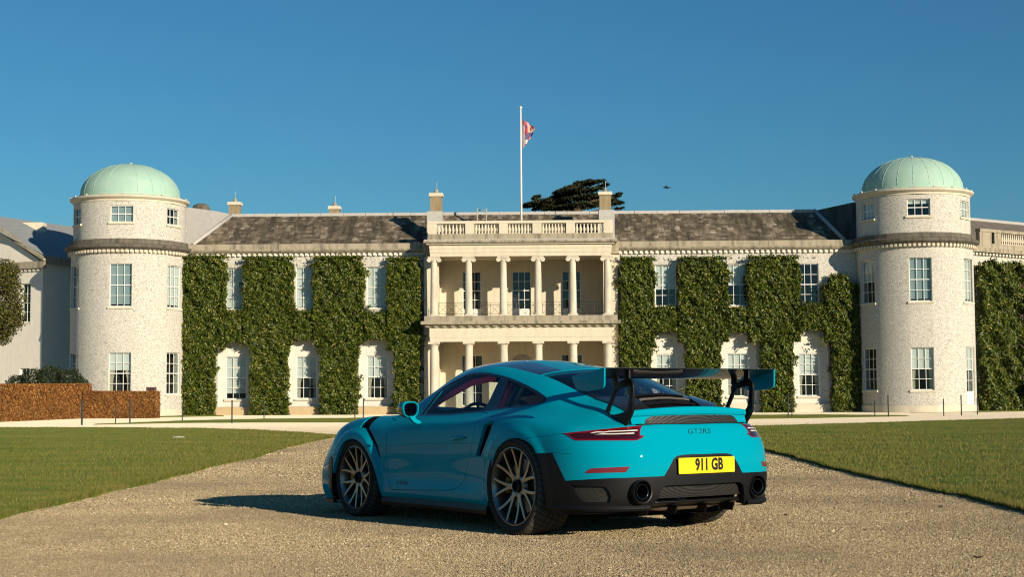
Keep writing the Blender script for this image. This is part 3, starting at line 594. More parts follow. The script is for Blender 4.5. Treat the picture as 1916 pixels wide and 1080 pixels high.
# -- flag and pole -----------------------------------------------------------------
fp = HP(975.5, 414, 94.0); ft_ = HP(974.5, 203, 94.0); t = empty('flagpole', h2w(fp[0], fp[1], 10.86)); tag(t, 'tall white flagpole standing on the portico roof', 'flagpole'); t.rotation_euler = (0, 0, HD)
Hh = ft_[2] - 10.86; m = MB(); m.tube([(0, 0, 0), (0, 0, Hh * .5), (0, 0, Hh)], [.075, .065, .05], 10); m.build('pole', WHITE, t, True)
m = MB(); m.lathe([(0, Hh + .16), (.09, Hh + .13), (.11, Hh + .06), (.06, Hh - .005)], 10, 'z'); m.build('finial', WHITE, t, True)
def flag_mat():
    m = NT('printed_flag_cloth'); tc = m.node('TexCoord'); v = m.voro(tc.outputs['UV'], 3.4, out='Color'); s = m.node('SeparateColor'); m.l.new(v, s.inputs[0]); n = m.noise(tc.outputs['UV'], 7, 3)
    c = m.ramp(s.outputs[0], [(0, (.55, .05, .07)), (.22, (.74, .38, .30)), (.36, (.80, .72, .64)), (.62, (.50, .05, .07)), (.74, (.65, .36, .05)), (.86, (.05, .05, .20)), (1, (.80, .72, .64))], 'CONSTANT')
    sx = m.node('SeparateXYZ'); m.l.new(tc.outputs['UV'], sx.inputs[0]); c = m.mix(m.ramp(sx.outputs[0], [(.0, .9), (.16, .8), (.26, 0)]), c, (.10, .07, .14)); m.set(color=m.mix(.12, c, (.62, .38, .34)), rough=.85); return m.mat
zt = HP(975, 223, 94.0)[2] - 10.86; zb = HP(975, 277, 94.0)[2] - 10.86; rows = []; uv = []
for i, s_ in enumerate(np.linspace(0, 1, 22)):
    row = []
    for j, q in enumerate(np.linspace(0, 1, 16)):
        top = zt - .38 * s_ - .22 * s_**2; bot = zb + .95 * s_**1.2 - .05; z = bot + (top - bot) * q; x = .07 + .84 * s_ - .14 * s_ * (1 - q) ; y = .13 * math.sin(s_ * 9 + q * 2.5) * s_ + .08 * math.sin(s_ * 17 - q * 4) * s_; row.append((x, y, z)); uv.append((s_, q))
    rows.append(row)
m = MB(); m.grid(rows); fl = m.build('flag', flag_mat(), None, True, fix=False); fl.location = h2w(fp[0], fp[1], 10.86); fl.rotation_euler = (0, 0, HD); tag(fl, 'pink and red heraldic flag blowing to the right from the flagpole', 'flag')
ul = fl.data.uv_layers.new(name='UVMap')
for lp in fl.data.loops: ul.data[lp.index].uv = uv[lp.vertex_index]
# ================================================================== PLANTS
def leaf_mat(name, stops, rough=.45, spec=.5, trans=.0):
    m = NT(name); g = m.node('NewGeometry'); co = m.coord(); n = m.noise(co, .8, 3, .6)
    c = m.ramp(g.outputs['Random Per Island'], stops); c = m.mix(m.ramp(n, [(.40, .0), (.66, .5)]), c, tuple(np.array(stops[len(stops) // 2][1]) * .55)); m.set(color=c, rough=rough, spec=spec)
    return m.mat
def leaves(P, Nn, L, Wd, r, spread=.8, droop=.3):
    """rhombic leaves at P, facing about Nn"""
    n = len(P); d = Nn + r.normal(0, spread, (n, 3)); d /= np.linalg.norm(d, axis=1, keepdims=True) + 1e-9
    a = np.cross(d, r.normal(0, 1, (n, 3))); a /= np.linalg.norm(a, axis=1, keepdims=True) + 1e-9; a[:, 2] -= droop * np.abs(r.normal(0, .5, n)); a /= np.linalg.norm(a, axis=1, keepdims=True); b = np.cross(d, a); b /= np.linalg.norm(b, axis=1, keepdims=True) + 1e-9
    l = (L * r.uniform(.6, 1.3, n))[:, None]; w = (Wd * r.uniform(.7, 1.25, n))[:, None]; fold = d * (w * .25)
    V = np.stack([P - a * l * .5, P + b * w * .5 + fold, P + a * l * .5, P - b * w * .5 + fold], 1).reshape(-1, 3); k = np.arange(n)[:, None] * 4
    return V, np.concatenate([k + [0, 1, 2], k + [0, 2, 3]], 1).reshape(-1, 3)
def nz(x, z, s):
    return (np.sin(x * 2.1 + s) * np.cos(z * 1.7 - s * 1.3) + .6 * np.sin(x * 4.7 - s * 2 + z * 3.1) + .4 * np.cos(z * 6.3 + x * 1.9 + s) + .3 * np.sin(z * 11 + s * 4) * np.cos(x * 9)) / 2.0
MAGN = leaf_mat('magnolia_leaf', [(0, (.020, .037, .004)), (.35, (.050, .080, .007)), (.7, (.104, .134, .011)), (.9, (.20, .205, .026)), (1, (.36, .30, .07))], .40, .35)
BARK = simple('brown_bark', (.09, .065, .045), .9, .35, 8, spec=.1)
def box_cloud(boxes, n, r, depth, seed):
    """boxes: (x0,x1,z0,z1) in house coordinates; the front face stands depth metres off the wall"""
    A = np.array([(b[1] - b[0] + 1.3) * (b[3] - b[2] + .4) for b in boxes]); k = r.choice(len(boxes), n, p=A / A.sum()); B = np.array(boxes)[k]
    x = r.uniform(0, 1, n); z = r.uniform(0, 1, n); side = r.uniform(0, 1, n); D = depth + .16 * nz(B[:, 0] + x * 4, z * 6, seed)
    xx = B[:, 0] + (B[:, 1] - B[:, 0]) * x; zz = B[:, 2] + (B[:, 3] - B[:, 2]) * z; D = depth + .13 * nz(xx, zz, seed) + .16 * nz(xx * 2.3, zz * 2.1, seed + 5)
    wob_ = .16 * nz(zz * 1.3, xx * .2, seed + 3) + .05 * r.normal(0, 1, n)
    fr = r.exponential(.20, n); yy = -D + np.minimum(fr, D * .95); N = np.tile(np.array([0, -1, .25]), (n, 1))
    s = side < .34; left = s & (side < .17); right = s & ~left
    yy[s] = -r.uniform(0, 1, s.sum()) * D[s]; e = r.exponential(.10, n)
    xx = np.where(left, B[:, 0] + e + wob_, np.where(right, B[:, 1] - e - wob_, np.clip(xx + 0 * wob_, B[:, 0], B[:, 1]) + wob_ * .4)); N[left] = (-1, -.3, .2); N[right] = (1, -.3, .2)
    sh = r.integers(0, n, 90); own = r.integers(0, 90, n // 14); idx = r.choice(n, n // 14, replace=False); jit = r.normal(0, .075, (n // 14, 3)); out_ = np.abs(r.normal(0, .16, 90))[own]; xx[idx] = xx[sh[own]] + jit[:, 0] + N[sh[own], 0] * out_; yy[idx] = yy[sh[own]] + jit[:, 1] + N[sh[own], 1] * out_ * .6; zz[idx] = zz[sh[own]] + jit[:, 2] + .3 * out_
    u_ = np.clip((xx - B[:, 0]) / (B[:, 1] - B[:, 0]), 0, 1) * 2 - 1; big = (B[:, 3] - B[:, 2]) > 3.5; zz -= np.where(big & (zz > B[:, 3] - .7), .30 * np.abs(u_)**6, 0)
    t = (side > .95); zz[t] = B[t, 3] + np.abs(r.normal(0, .10, t.sum())) ; N[t] = (0, -.3, 1)
    return np.stack([xx, yy, zz], 1), N
def bx(px0, px1, py0, py1, Y=94.0):
    Y = 94.5 + HP((px0 + px1) / 2, 600, 95)[0] * _sh; a = HP(px0, (py0 + py1) / 2, Y); b = HP(px1, (py0 + py1) / 2, Y); t = HP((px0 + px1) / 2, py0, Y)[2]; q = HP((px0 + px1) / 2, py1, Y)[2]; return (a[0] + .12, b[0] - .14, max(q, .0), t)
SHR = [('left', 'broad clipped magnolia trained on the wall beside the left tower', [(335, 424, 484, 655), (327, 404, 640, 779), (420, 455, 586, 640)]),
       ('', 'clipped magnolia column between the first and second arches left of the portico', [(453, 551, 486, 645), (466, 541, 630, 777), (548, 586, 586, 636)]),
       ('', 'clipped magnolia column between the second and third arches left of the portico', [(584, 683, 485, 645), (596, 672, 630, 776), (680, 724, 588, 636)]),
       ('', 'narrow clipped magnolia column close against the left side of the portico', [(722, 789, 488, 655), (737, 787, 640, 772)]),
       ('', 'clipped magnolia column close against the right side of the portico', [(1158, 1227, 487, 650), (1160, 1220, 640, 778), (1224, 1268, 578, 622)]),
       ('', 'clipped magnolia column between the first and second arches right of the portico', [(1267, 1364, 486, 640), (1283, 1351, 625, 775), (1361, 1398, 580, 622)]),
       ('', 'clipped magnolia column between the second and third arches right of the portico', [(1397, 1499, 484, 640), (1423, 1487, 625, 772), (1496, 1545, 572, 618)]),
       ('', 'loose spiky topped magnolia beside the right tower with an unclipped crown', [(1541, 1608, 540, 640), (1552, 1590, 522, 545), (1556, 1614, 620, 772)])]
for i, (sd, lb, segs) in enumerate(SHR):
    r = np.random.default_rng(40 + i); B = [bx(*s) for s in segs]; xc = (B[1][0] + B[1][1]) / 2 if len(B) > 1 else (B[0][0] + B[0][1]) / 2
    t = empty('wall_magnolia', h2w(xc, -.5, 0)); t.rotation_euler = (0, 0, HD); tag(t, lb, 'shrub', 'magnolias trained up the house front')
    P, N = box_cloud(B, 30000, r, .72, i * 1.7)
    if i == 7: P[:, 2] += np.abs(r.normal(0, .12, len(P))) * (P[:, 2] > 7.2)
    V_, F_ = leaves(P - [xc, -.5, 0], N, .20, .088, r, .85, .3); tag(fastmesh('foliage', V_, F_, MAGN, t), kind='stuff')
    m = MB(); zt = max(b[3] for b in B) - .5
    for dx in (-.5, .1, .6): m.tube([(dx * .4, .25, -.1), (dx, .2, zt * .3), (dx * 1.4, .22, zt * .65), (dx * 1.3, .2, zt)], [.10, .075, .05, .025], 7)
    for z in np.linspace(1.0, zt * .95, 9):
        for s_ in (-1, 1): m.tube([(0, .22, z), (s_ * .7, .1, z + .25), (s_ * 1.25, -.1, z + .45)], [.035, .025, .012], 5)
    m.build('trunk', BARK, t, True)
# great magnolia beyond the right tower
r = np.random.default_rng(77); q0, q1 = HP(1800, 600, 96.6), HP(2060, 600, 103); t = empty('large_magnolia', h2w(q0[0] + 4, q0[1], 0)); t.rotation_euler = (0, 0, HD); tag(t, 'huge dark magnolia covering the wall beyond the right tower', 'shrub')
dv = q1 - q0; dv[2] = 0; LL = np.linalg.norm(dv); dv /= LL; dn = np.array([-dv[1], dv[0], 0]); n = 80000; a = r.uniform(0, LL, n); z = r.uniform(0, 1, n); top = 9.3 + .35 * nz(a, a * .3, 2); zz = z * top; D = 1.8 + .5 * nz(a * .8, zz * .8, 5) + .2 * nz(a * 2, zz * 2, 1); P = q0 * [1, 1, 0] + dv * a[:, None] - dn * (D - np.minimum(r.exponential(.25, n), D))[:, None]; P[:, 2] = zz
N = np.tile(-dn + [0, 0, .25], (n, 1)); tp = r.uniform(0, 1, n) > .93; P[tp, 2] = top[tp] + np.abs(r.normal(0, .12, tp.sum())); V_, F_ = leaves(P - [q0[0] + 4, q0[1], 0], N, .24, .10, r, .8, .25); tag(fastmesh('foliage', V_, F_, MAGN, t), kind='stuff')
m = MB(); m.tube([(0, 0, -.3), (.1, -.2, 3), (0, -.2, 6), (.3, -.2, 8.6)], [.22, .16, .10, .04], 8)
for k in range(8): m.tube([(0, -.2, 1 + k), ((-1)**k * .5, -.1, 1.4 + k)], [.07, .02], 5)
m.build('trunk', BARK, t, True)
# beech hedge: two lengths, copper leaves
BEECH = leaf_mat('copper_beech_leaf', [(0, (.11, .040, .013)), (.3, (.22, .085, .024)), (.6, (.34, .145, .038)), (.85, (.44, .21, .06)), (1, (.55, .32, .12))], .75, .15)
def hedge(A, Bp, h0, h1, th, n, seed, label, L=.11):
    r = np.random.default_rng(seed); A = np.array(A); Bp = np.array(Bp); d = Bp - A; LL = np.linalg.norm(d); d /= LL; nn = np.array([d[1], -d[0]]); t = empty('beech_hedge', (*((A + Bp) / 2), float(gz(*((A + Bp) / 2))))); tag(t, label, 'hedge', 'clipped beech hedge')
    u = r.uniform(0, LL, n); v = r.uniform(0, 1, n); hh = h0 + (h1 - h0) * u / LL; face = r.choice(4, n, p=(.62, .12, .2, .06)); dep = np.minimum(r.exponential(.06, n), .3); bumpy = .05 * nz(u * 2, v * 3, seed) + .03 * nz(u * 6, v * 8, seed)
    off = np.where(face == 0, th / 2 - dep + bumpy, np.where(face == 1, -th / 2 + dep, r.uniform(-.5, .5, n) * th)); z = np.where(face == 2, hh - dep * .5 + bumpy * .6, v * hh); u = np.where(face == 3, np.where(r.uniform(0, 1, n) < .5, dep, LL - dep), u)
    P2 = A + d * u[:, None] + nn * off[:, None]; gzv = gz(P2[:, 0], P2[:, 1]); P = np.concatenate([P2, (gzv + z)[:, None]], 1); N = np.where((face == 0)[:, None], [*nn, .2], np.where((face == 2)[:, None], [0, 0, 1], np.where((face == 3)[:, None], [*d, 0], [*(-nn), .2])))
    V_, F_ = leaves(P - np.array(t.location), N, L, L * .6, r, .8, .1); tag(fastmesh('foliage', V_, F_, BEECH, t), kind='stuff')
    m = MB(); k = int(LL / .35)
    for i in range(k):
        p = A + d * (i + .5) * LL / k; x, y = p - np.array(t.location)[:2]; z0 = float(gz(*p)) - t.location.z
        m.tube([(x, y, z0 - .1), (x + r.normal(0, .05), y, z0 + .5), (x + r.normal(0, .1), y + r.normal(0, .05), z0 + h0 * .9)], [.025, .018, .006], 5)
    m.build('stems', BARK, t)
h_l, h_m = ghit(-60, 792)[:2], ghit(155, 783.0)[:2]; h_m = h_m + (h_m - 0) * 0
zt_ = lambda P, py: (722 - py) / FPX * P[1] + CAMZ - float(gz(*P))
def hgt(px, py, P): return float(W(px, py, P[1])[2] - gz(*P))
hedge(h_l, h_m, hgt(0, 720, h_l), hgt(150, 719, h_m), 1.1, 42000, 3, 'tall copper brown beech hedge at the left edge before the dark bush')
h_a = np.array([W(160, 760, 87.6)[0], 87.6]); h_b = np.array([W(296, 760, 87.4)[0], 87.4]); hedge(h_a, h_b, hgt(165, 733, h_a), hgt(290, 733.5, h_b), .9, 24000, 6, 'lower copper brown beech hedge running in front of the left tower')
# wooden seat end seen above the hedge
sp = np.array([W(283, 740, 89.0)[0], 89.0]); t = empty('garden_bench', (*sp, float(gz(*sp)))); tag(t, 'brown timber bench end rising above the low hedge by the left tower', 'bench'); WOODB = simple('brown_timber', (.13, .06, .035), .7, .25, 10); zt2 = hgt(283, 724.5, sp)
for dx in (-.24, .24): m = MB(); m.box(dx - .06, dx + .06, -.05, .05, 0, zt2); m.build('upright', WOODB, t)
m = MB(); m.box(-.19, .19, -.03, .03, .5, zt2 - .02); m.build('backrest', simple('dark_timber', (.045, .025, .018), .7, .25, 10), t); m = MB(); m.box(-.3, .3, -.5, .05, .42, .47); m.build('seat', WOODB, t)
# dark bush and left tree
def cloud(ells, n, r, shell=.35):
    v = np.array([e[3] * e[4] for e in ells]); k = r.choice(len(ells), n, p=v / v.sum()); E = np.array(ells)[k]; d = r.normal(0, 1, (n, 3)); d /= np.linalg.norm(d, axis=1, keepdims=True); rad = (1 - r.uniform(0, 1, n)**1.6 * shell) * (1 + .16 * nz(d[:, 0] * 3 + k, d[:, 2] * 3, 1.3)); return E[:, :3] + d * E[:, 3:6] * rad[:, None], d
def pxe(px, py, rx, ry, Y, dy=None, j=0):
    c = W(px, py, Y + j); s = (Y + j) / FPX; return (c[0], c[1], c[2], rx * s, (dy or rx * s), ry * s)
r = np.random.default_rng(91); Yb = 89.3; ell = [pxe(*e, Yb) for e in ((35, 722, 22, 20), (62, 712, 24, 22), (95, 708, 26, 24), (128, 712, 24, 22), (148, 724, 16, 18), (70, 740, 60, 22), (120, 742, 40, 20), (20, 735, 14, 14))]; ell = [(a, b, c, d, 1.1, f) for a, b, c, d, e, f in ell]
b0_ = W(90, 760, Yb); t = empty('evergreen_bush', (b0_[0], Yb, float(gz(b0_[0], Yb)))); tag(t, 'dark evergreen bush rising behind the tall brown hedge', 'bush'); P, N = cloud(ell, 14000, r); P[:, 2] = np.maximum(P[:, 2], t.location.z + .05)
DARKL = leaf_mat('dark_evergreen_leaf', [(0, (.010, .018, .006)), (.5, (.022, .036, .010)), (.85, (.045, .058, .018)), (1, (.09, .10, .035))], .5, .35); V_, F_ = leaves(P - np.array(t.location), N, .16, .07, r, .7, .1); tag(fastmesh('foliage', V_, F_, DARKL, t), kind='stuff')
m = MB()
for k in range(7): a = k * .9; m.tube([(0, 0, -.1), (math.cos(a) * .7, math.sin(a) * .4, .9), (math.cos(a) * 1.3, math.sin(a) * .6, 1.8)], [.07, .05, .015], 6)
m.build('trunk', BARK, t, True)
r = np.random.default_rng(95); Yt = 72; ell = [pxe(*e, Yt) for e in ((-30, 520, 60, 40), (10, 510, 28, 26), (28, 560, 22, 34), (12, 600, 34, 28), (-20, 590, 60, 50), (30, 590, 16, 22), (2, 630, 22, 18), (18, 535, 22, 24), (-60, 560, 60, 80))]; ell = [(a, b, c, d, min(d, 1.6), f) for a, b, c, d, e, f in ell]
b0_ = W(-48, 760, Yt); t = empty('holm_oak', (b0_[0], Yt, float(gz(b0_[0], Yt)))); tag(t, 'olive green evergreen tree cut off by the left edge of the picture', 'tree'); P, N = cloud(ell, 24000, r, .75)
OLIVE = leaf_mat('holm_oak_leaf', [(0, (.028, .034, .008)), (.4, (.070, .072, .016)), (.8, (.13, .12, .032)), (1, (.22, .19, .07))], .7, .08); V_, F_ = leaves(P - np.array(t.location), N, .15, .06, r, .9, .3); tag(fastmesh('crown', V_, F_, OLIVE, t), kind='stuff')
m = MB(); m.tube([(0, 0, -.2), (.05, 0, 1.6), (.2, 0, 3.2), (.3, 0, 6)], [.28, .22, .16, .05], 10)
for a, z in ((0, 4.2), (.5, 4.8), (3.4, 3.5), (0.1, 5.2), (2.6, 4.9), (5.6, 4.4)): m.tube([(.2, 0, z), (.2 + math.cos(a) * .6, math.sin(a) * .5, z + .6), (.2 + math.cos(a) * 1.1, math.sin(a) * .8, z + 1.0)], [.09, .06, .02], 7)
m.build('trunk', BARK, t, True)
# cedar behind the roof
r = np.random.default_rng(99); Yc = 150; pads = [(992, 383, 17, 6), (1012, 380, 26, 8), (1003, 371, 9, 5), (1040, 372, 30, 7), (1030, 384, 36, 6), (1062, 360, 30, 6), (1050, 366, 24, 6), (1078, 347, 26, 5), (1092, 338, 20, 4), (1070, 352, 22, 4), (1112, 342, 22, 4), (1128, 346, 14, 4), (1100, 358, 30, 4.5), (1082, 372, 38, 6), (1112, 368, 32, 5), (1060, 386, 46, 5), (1100, 384, 44, 6), (1128, 374, 20, 4), (1148, 366, 15, 4), (1158, 363, 7, 3), (1150, 384, 16, 4), (1142, 376, 14, 3.5), (1160, 388, 10, 2.5)]
b0_ = W(1078, 760, Yc); t = empty('cedar_tree', (b0_[0], Yc, float(gz(b0_[0], 95)))); tag(t, 'dark flat-topped cedar tree showing above the roof behind the portico', 'tree'); tv = np.array(t.location); allV, allF, nb = [], [], 0
for (x, y, rx, ry) in pads:
    n = int(rx * ry * 5.5); c = W(x, y, Yc); s = Yc / FPX; d = r.normal(0, 1, (n, 3)); d /= np.linalg.norm(d, axis=1, keepdims=True); rad = r.uniform(0, 1, n)**.4; P = d * rad[:, None] * np.array([rx * s * 1.05, min(rx * s, 1.6), ry * s * .72]); P[:, 2] += .16 * P[:, 0] + .10 * nz(P[:, 0] * 2, P[:, 1], x); P += c + np.array([0, r.uniform(-1.5, 1.5), 0])
    V_, F_ = leaves(P - tv, np.tile([-.1, -.2, 1.], (n, 1)), .42, .13, r, .7, .05); allV.append(V_); allF.append(F_ + nb); nb += len(V_)
CED = leaf_mat('cedar_needles', [(0, (.012, .016, .007)), (.5, (.028, .034, .012)), (.85, (.055, .058, .020)), (1, (.085, .08, .03))], .7, .2); tag(fastmesh('crown', np.concatenate(allV), np.concatenate(allF), CED, t), kind='stuff')
m = MB(); hz = [W(1078, yy, Yc)[2] - tv[2] for yy in (392, 365, 345)]; m.tube([(0, 0, -.2), (0, 0, 8), (.2, 0, hz[0]), (.3, 0, hz[1]), (.8, 0, hz[2])], [.9, .7, .45, .28, .08], 10)
for (x, y, rx, ry) in pads: c = W(x, y + 2, Yc) - tv; m.tube([(.2, 0, c[2] - .9), (c[0] * .5, 0, c[2] - .45), (c[0], 0, c[2] - .1)], [.13, .08, .03], 5)
m.build('trunk', BARK, t, True)
# -- posts -----------------------------------------------------------------
POSTS = [(153, 749, 796, 2.6, 'stout dark green post nearest the tall brown hedge'), (216, 760, 793, 1.5, 'thin short post in front of the low brown hedge'), (243, 748.5, 793.5, 2.0, 'dark post in front of the low brown hedge near the bench'), (341, 756, 789, 1.6, 'thin post in front of the broad magnolia by the left tower'),
         (434, 750, 792.5, 1.9, 'dark post in front of the leftmost arch'), (494, 750, 785, 1.4, 'thin post before the magnolia right of the leftmost arch'), (664, 757, 783, 1.4, 'thin short post left of the third arch beside the car mirror'), (680, 746, 783.5, 1.7, 'dark post at the left foot of the third arch by the car bonnet'),
         (1475, 739, 783, 1.7, 'dark post below the right tip of the car wing'), (1482, 748, 783, 1.3, 'thin post just right of the dark post by the car wing'), (1637, 751, 780, 1.4, 'thin short post at the left foot of the right tower'), (1662.5, 740, 780.5, 1.8, 'dark post left of the ground window of the right tower'), (1766, 747, 779, 1.5, 'dark post right of the ground window of the right tower'),
         (1799, 740, 778, 1.7, 'dark post left of the white garden door'), (1829, 745, 776.5, 1.5, 'dark post at the right edge of the right tower')]
POSTM = simple('dark_green_post_paint', (.018, .022, .019), .55, .25, 10)
for (x, y0, y1, hw, lb) in POSTS:
    g = ghit(x, y1); sc = g[1] / FPX; hgt_ = (y1 - y0) * sc; t = empty('fence_post', g); tag(t, lb, 'post', 'posts along the grass edge'); m = MB(); m.tube([(0, 0, -.25), (0, 0, hgt_ - .03)], hw * sc * .7, 8); m.build('shaft', POSTM, t); m = MB(); m.lathe([(0, hgt_ + .015), (hw * sc * .7, hgt_), (hw * sc * .85, hgt_ - .028)], 10, 'z'); m.build('cap', POSTM, t, True)
# -- bird --------------------------------------------------------------------
bp = W(1248, 351, 60); s = 1.25 * 60 / FPX; m = MB(); K = [(-5.5, .0, .25), (-3.5, .1, .9), (-1, .2, 1.5), (1.5, .1, 1.5), (3.5, .3, 1.0), (4.6, .4, .8), (5.4, .3, .55), (6.6, .1, .08)]; m.tube([(-x * s, 0, z * s) for x, z, q in K], [q * s for *_, q in K], 8)
b_ = m.build('bird', simple('black_plumage', (.012, .012, .013), .6, .2, 30), None, True); b_.location = bp; tag(b_, 'small black bird flying in the sky right of the cedar', 'bird')
for sd in (-1, 1): m = MB(); m.grid([[(2 * s, sd * .5 * s, .6 * s), (-1 * s, sd * 4 * s, 2.2 * s), (-2.6 * s, sd * 8 * s, .9 * s)], [(-2.0 * s, sd * .5 * s, .5 * s), (-3.0 * s, sd * 4 * s, 2.0 * s), (-3.6 * s, sd * 8 * s, .8 * s)]]); m.build('wing', bpy.data.materials['black_plumage'], b_)
m = MB(); m.grid([[(4.8 * s, -.6 * s, .1 * s), (7.5 * s, -1.4 * s, -.1 * s)], [(4.8 * s, .6 * s, .1 * s), (7.5 * s, 1.4 * s, -.1 * s)]]); m.build('tail', bpy.data.materials['black_plumage'], b_)
# -- small things lying about -------------------------------------------------
LEAFB = simple('dead_leaf', (.05, .028, .012), .7, .3, 60)
for (x, y, rot, lb) in ((1760, 951, .4, 'dark dead leaf on the gravel nearest the right lawn edge'), (1693, 941, 1.3, 'small dead leaf on the gravel left of the larger dark leaf'), (1470, 967, 2.0, 'dead leaf on the gravel just behind the car exhaust'), (1830, 1047, 2.7, 'dead leaf on the gravel in the bottom right corner')):
    g = ghit(x, y); m = MB(); m.grid([[(u * .026, (v - .5) * .026 * math.sin(math.pi * min(max((u + 1) / 2, .06), .96)), .006 + .008 * abs(v - .5) * 2 + .008 * u * u) for v in np.linspace(0, 1, 5)] for u in np.linspace(-1, 1, 9)]); o = m.build('fallen_leaf', LEAFB, None, True); o.location = g; o.rotation_euler = (0, 0, rot); tag(o, lb, 'leaf', 'dead leaves on the drive')
g = ghit(334, 821); m = MB(); m.lathe([(0, .09), (.09, .075), (.15, .03), (.14, -.03)], 9, 'z'); o = m.build('pale_stone', stone('chalk_stone', (.66, .62, .52), (.4, .36, .3)), None, True); o.location = g; o.scale = (1.6, 1, .8); tag(o, 'small pale stone lying alone on the left lawn', 'stone')
# -- loose pebbles on the drive near the camera -------------------------------------
def inside_lawn(P):
    k = np.zeros(len(P), bool)
    for A, Bf in LAWNS[:2]:
        poly = np.concatenate([A, Bf[::-1]]); ins = np.zeros(len(P), bool)
        for a, b in zip(poly, np.roll(poly, -1, 0)):
            c = (a[1] > P[:, 1]) != (b[1] > P[:, 1]); xx = (b[0] - a[0]) * (P[:, 1] - a[1]) / (b[1] - a[1] + 1e-12) + a[0]; ins ^= c & (P[:, 0] < xx)
        k |= ins
    return k
r = np.random.default_rng(5); pts, rad = [], []
for (ya, yb, dens, rr) in ((7.2, 10, 7500, .0046), (10, 14, 4200, .0058), (14, 20, 1900, .0078), (20, 30, 650, .0115), (30, 46, 130, .017)):
    n = int((yb - ya) * (.72 * (ya + yb) / 2 + 1.0) * dens); y = r.uniform(ya, yb, n); x = r.uniform(-.5, .5, n) * (.72 * y + 1.0); pts.append(np.stack([x, y], 1)); rad.append(rr * r.lognormal(0, .28, n))
P2 = np.concatenate(pts); rad = np.concatenate(rad); k = ~inside_lawn(P2) | (r.uniform(0, 1, len(P2)) < .004); P2, rad = P2[k], rad[k]; Pz = gz(P2[:, 0], P2[:, 1]) + rad * .05
me = bpy.data.meshes.new('pebble_points'); me.vertices.add(len(P2)); me.vertices.foreach_set('co', np.concatenate([P2, Pz[:, None]], 1).astype(np.float32).ravel()); at = me.attributes.new('rad', 'FLOAT', 'POINT'); at.data.foreach_set('value', rad.astype(np.float32))
peb = bpy.data.objects.new('gravel', me); COL.objects.link(peb); tag(peb, 'loose tan pebbles scattered over the gravel drive', 'gravel', kind='stuff')
pm = NT('tan_pebble'); oi = pm.node('ObjectInfo'); pm.set(color=pm.ramp(oi.outputs['Random'], [(0, (.20, .138, .065)), (.2, (.33, .245, .125)), (.5, (.43, .33, .18)), (.85, (.52, .41, .24)), (.97, (.66, .545, .35)), (1, (.80, .70, .52))]), rough=.7, spec=.25)
pc = pm.b.inputs['Base Color'].links[0].from_socket; pn = pm.noise(oi.outputs['Location'], .30, 5, .65); pm.set(color=pm.mix(pm.ramp(pn, [(.42, 0), (.62, .75)]), pc, (.23, .178, .112)))
gt = bpy.data.node_groups.new('scatter_pebbles', 'GeometryNodeTree'); gt.interface.new_socket('Geometry', in_out='INPUT', socket_type='NodeSocketGeometry'); gt.interface.new_socket('Geometry', in_out='OUTPUT', socket_type='NodeSocketGeometry')
gi_ = gt.nodes.new('NodeGroupInput'); go_ = gt.nodes.new('NodeGroupOutput'); m2p = gt.nodes.new('GeometryNodeMeshToPoints'); iop = gt.nodes.new('GeometryNodeInstanceOnPoints'); ico = gt.nodes.new('GeometryNodeMeshIcoSphere'); ico.inputs['Radius'].default_value = 1.0; ico.inputs['Subdivisions'].default_value = 1; smn = gt.nodes.new('GeometryNodeSetMaterial'); smn.inputs['Material'].default_value = pm.mat; rv = gt.nodes.new('FunctionNodeRandomValue'); rv.data_type = 'FLOAT_VECTOR'; rv.inputs[1].default_value = (6.28, 6.28, 6.28); na = gt.nodes.new('GeometryNodeInputNamedAttribute'); na.data_type = 'FLOAT'; na.inputs[0].default_value = 'rad'
cx_ = gt.nodes.new('ShaderNodeCombineXYZ'); mu = gt.nodes.new('ShaderNodeMath'); mu.operation = 'MULTIPLY'; mu.inputs[1].default_value = .60
L_ = gt.links.new; L_(gi_.outputs[0], m2p.inputs[0]); L_(m2p.outputs[0], iop.inputs['Points']); L_(ico.outputs[0], smn.inputs[0]); L_(smn.outputs[0], iop.inputs['Instance']); L_(rv.outputs[0], iop.inputs['Rotation']); L_(na.outputs[0], cx_.inputs[0]); L_(na.outputs[0], mu.inputs[0]); L_(na.outputs[0], cx_.inputs[1]); L_(mu.outputs[0], cx_.inputs[2]); L_(cx_.outputs[0], iop.inputs['Scale']); L_(iop.outputs[0], go_.inputs[0])
md = peb.modifiers.new('scatter', 'NODES'); md.node_group = gt
# ================================================================== CAR
car = empty('sports_car'); car.matrix_world = Matrix([[*CR[0], CT[0]], [*CR[1], CT[1]], [*CR[2], CT[2]], [0, 0, 0, 1]])
tag(car, 'turquoise blue sports coupe with a big rear wing parked on the gravel drive', 'car')
# -- materials
def paint_mat():
    m = NT('turquoise_paint'); co = m.coord(); n = m.noise(co, 900, 2, .5)
    m.set(color=m.mix(n, (.0, .285, .385), (.0, .302, .405)), rough=.38, coat=.7, coat_rough=.025, spec=.0); m.b.inputs['Coat IOR'].default_value = 1.25
    f = m.noise(co, 2.2, 2, .5); m.bump(f, .004, .02); return m.mat
PAINT = paint_mat()
BLACKM = simple('matt_black_plastic', (.007, .007, .0075), .55, .25, 40, spec=.22)
SATIN = simple('satin_black', (.006, .006, .0065), .42, .2, 30, spec=.25)
GLOSSK = simple('gloss_black', (.006, .006, .007), .08, .1, 20, coat=.6)
DARKIN = simple('dark_interior', (.010, .010, .011), .85, .3, 30, spec=.15)
RUBBER = None
def carbon_mat():
    m = NT('carbon_fibre'); co = m.coord(scale=(1, 1, 1)); ck = m.node('TexChecker'); ck.inputs['Scale'].default_value = 260; m.l.new(co, ck.inputs[0])
    m.set(color=m.mix(ck.outputs[1], (.010, .011, .013), (.022, .023, .026)), rough=.35, coat=1.0, coat_rough=.02); return m.mat
CARBON = carbon_mat()
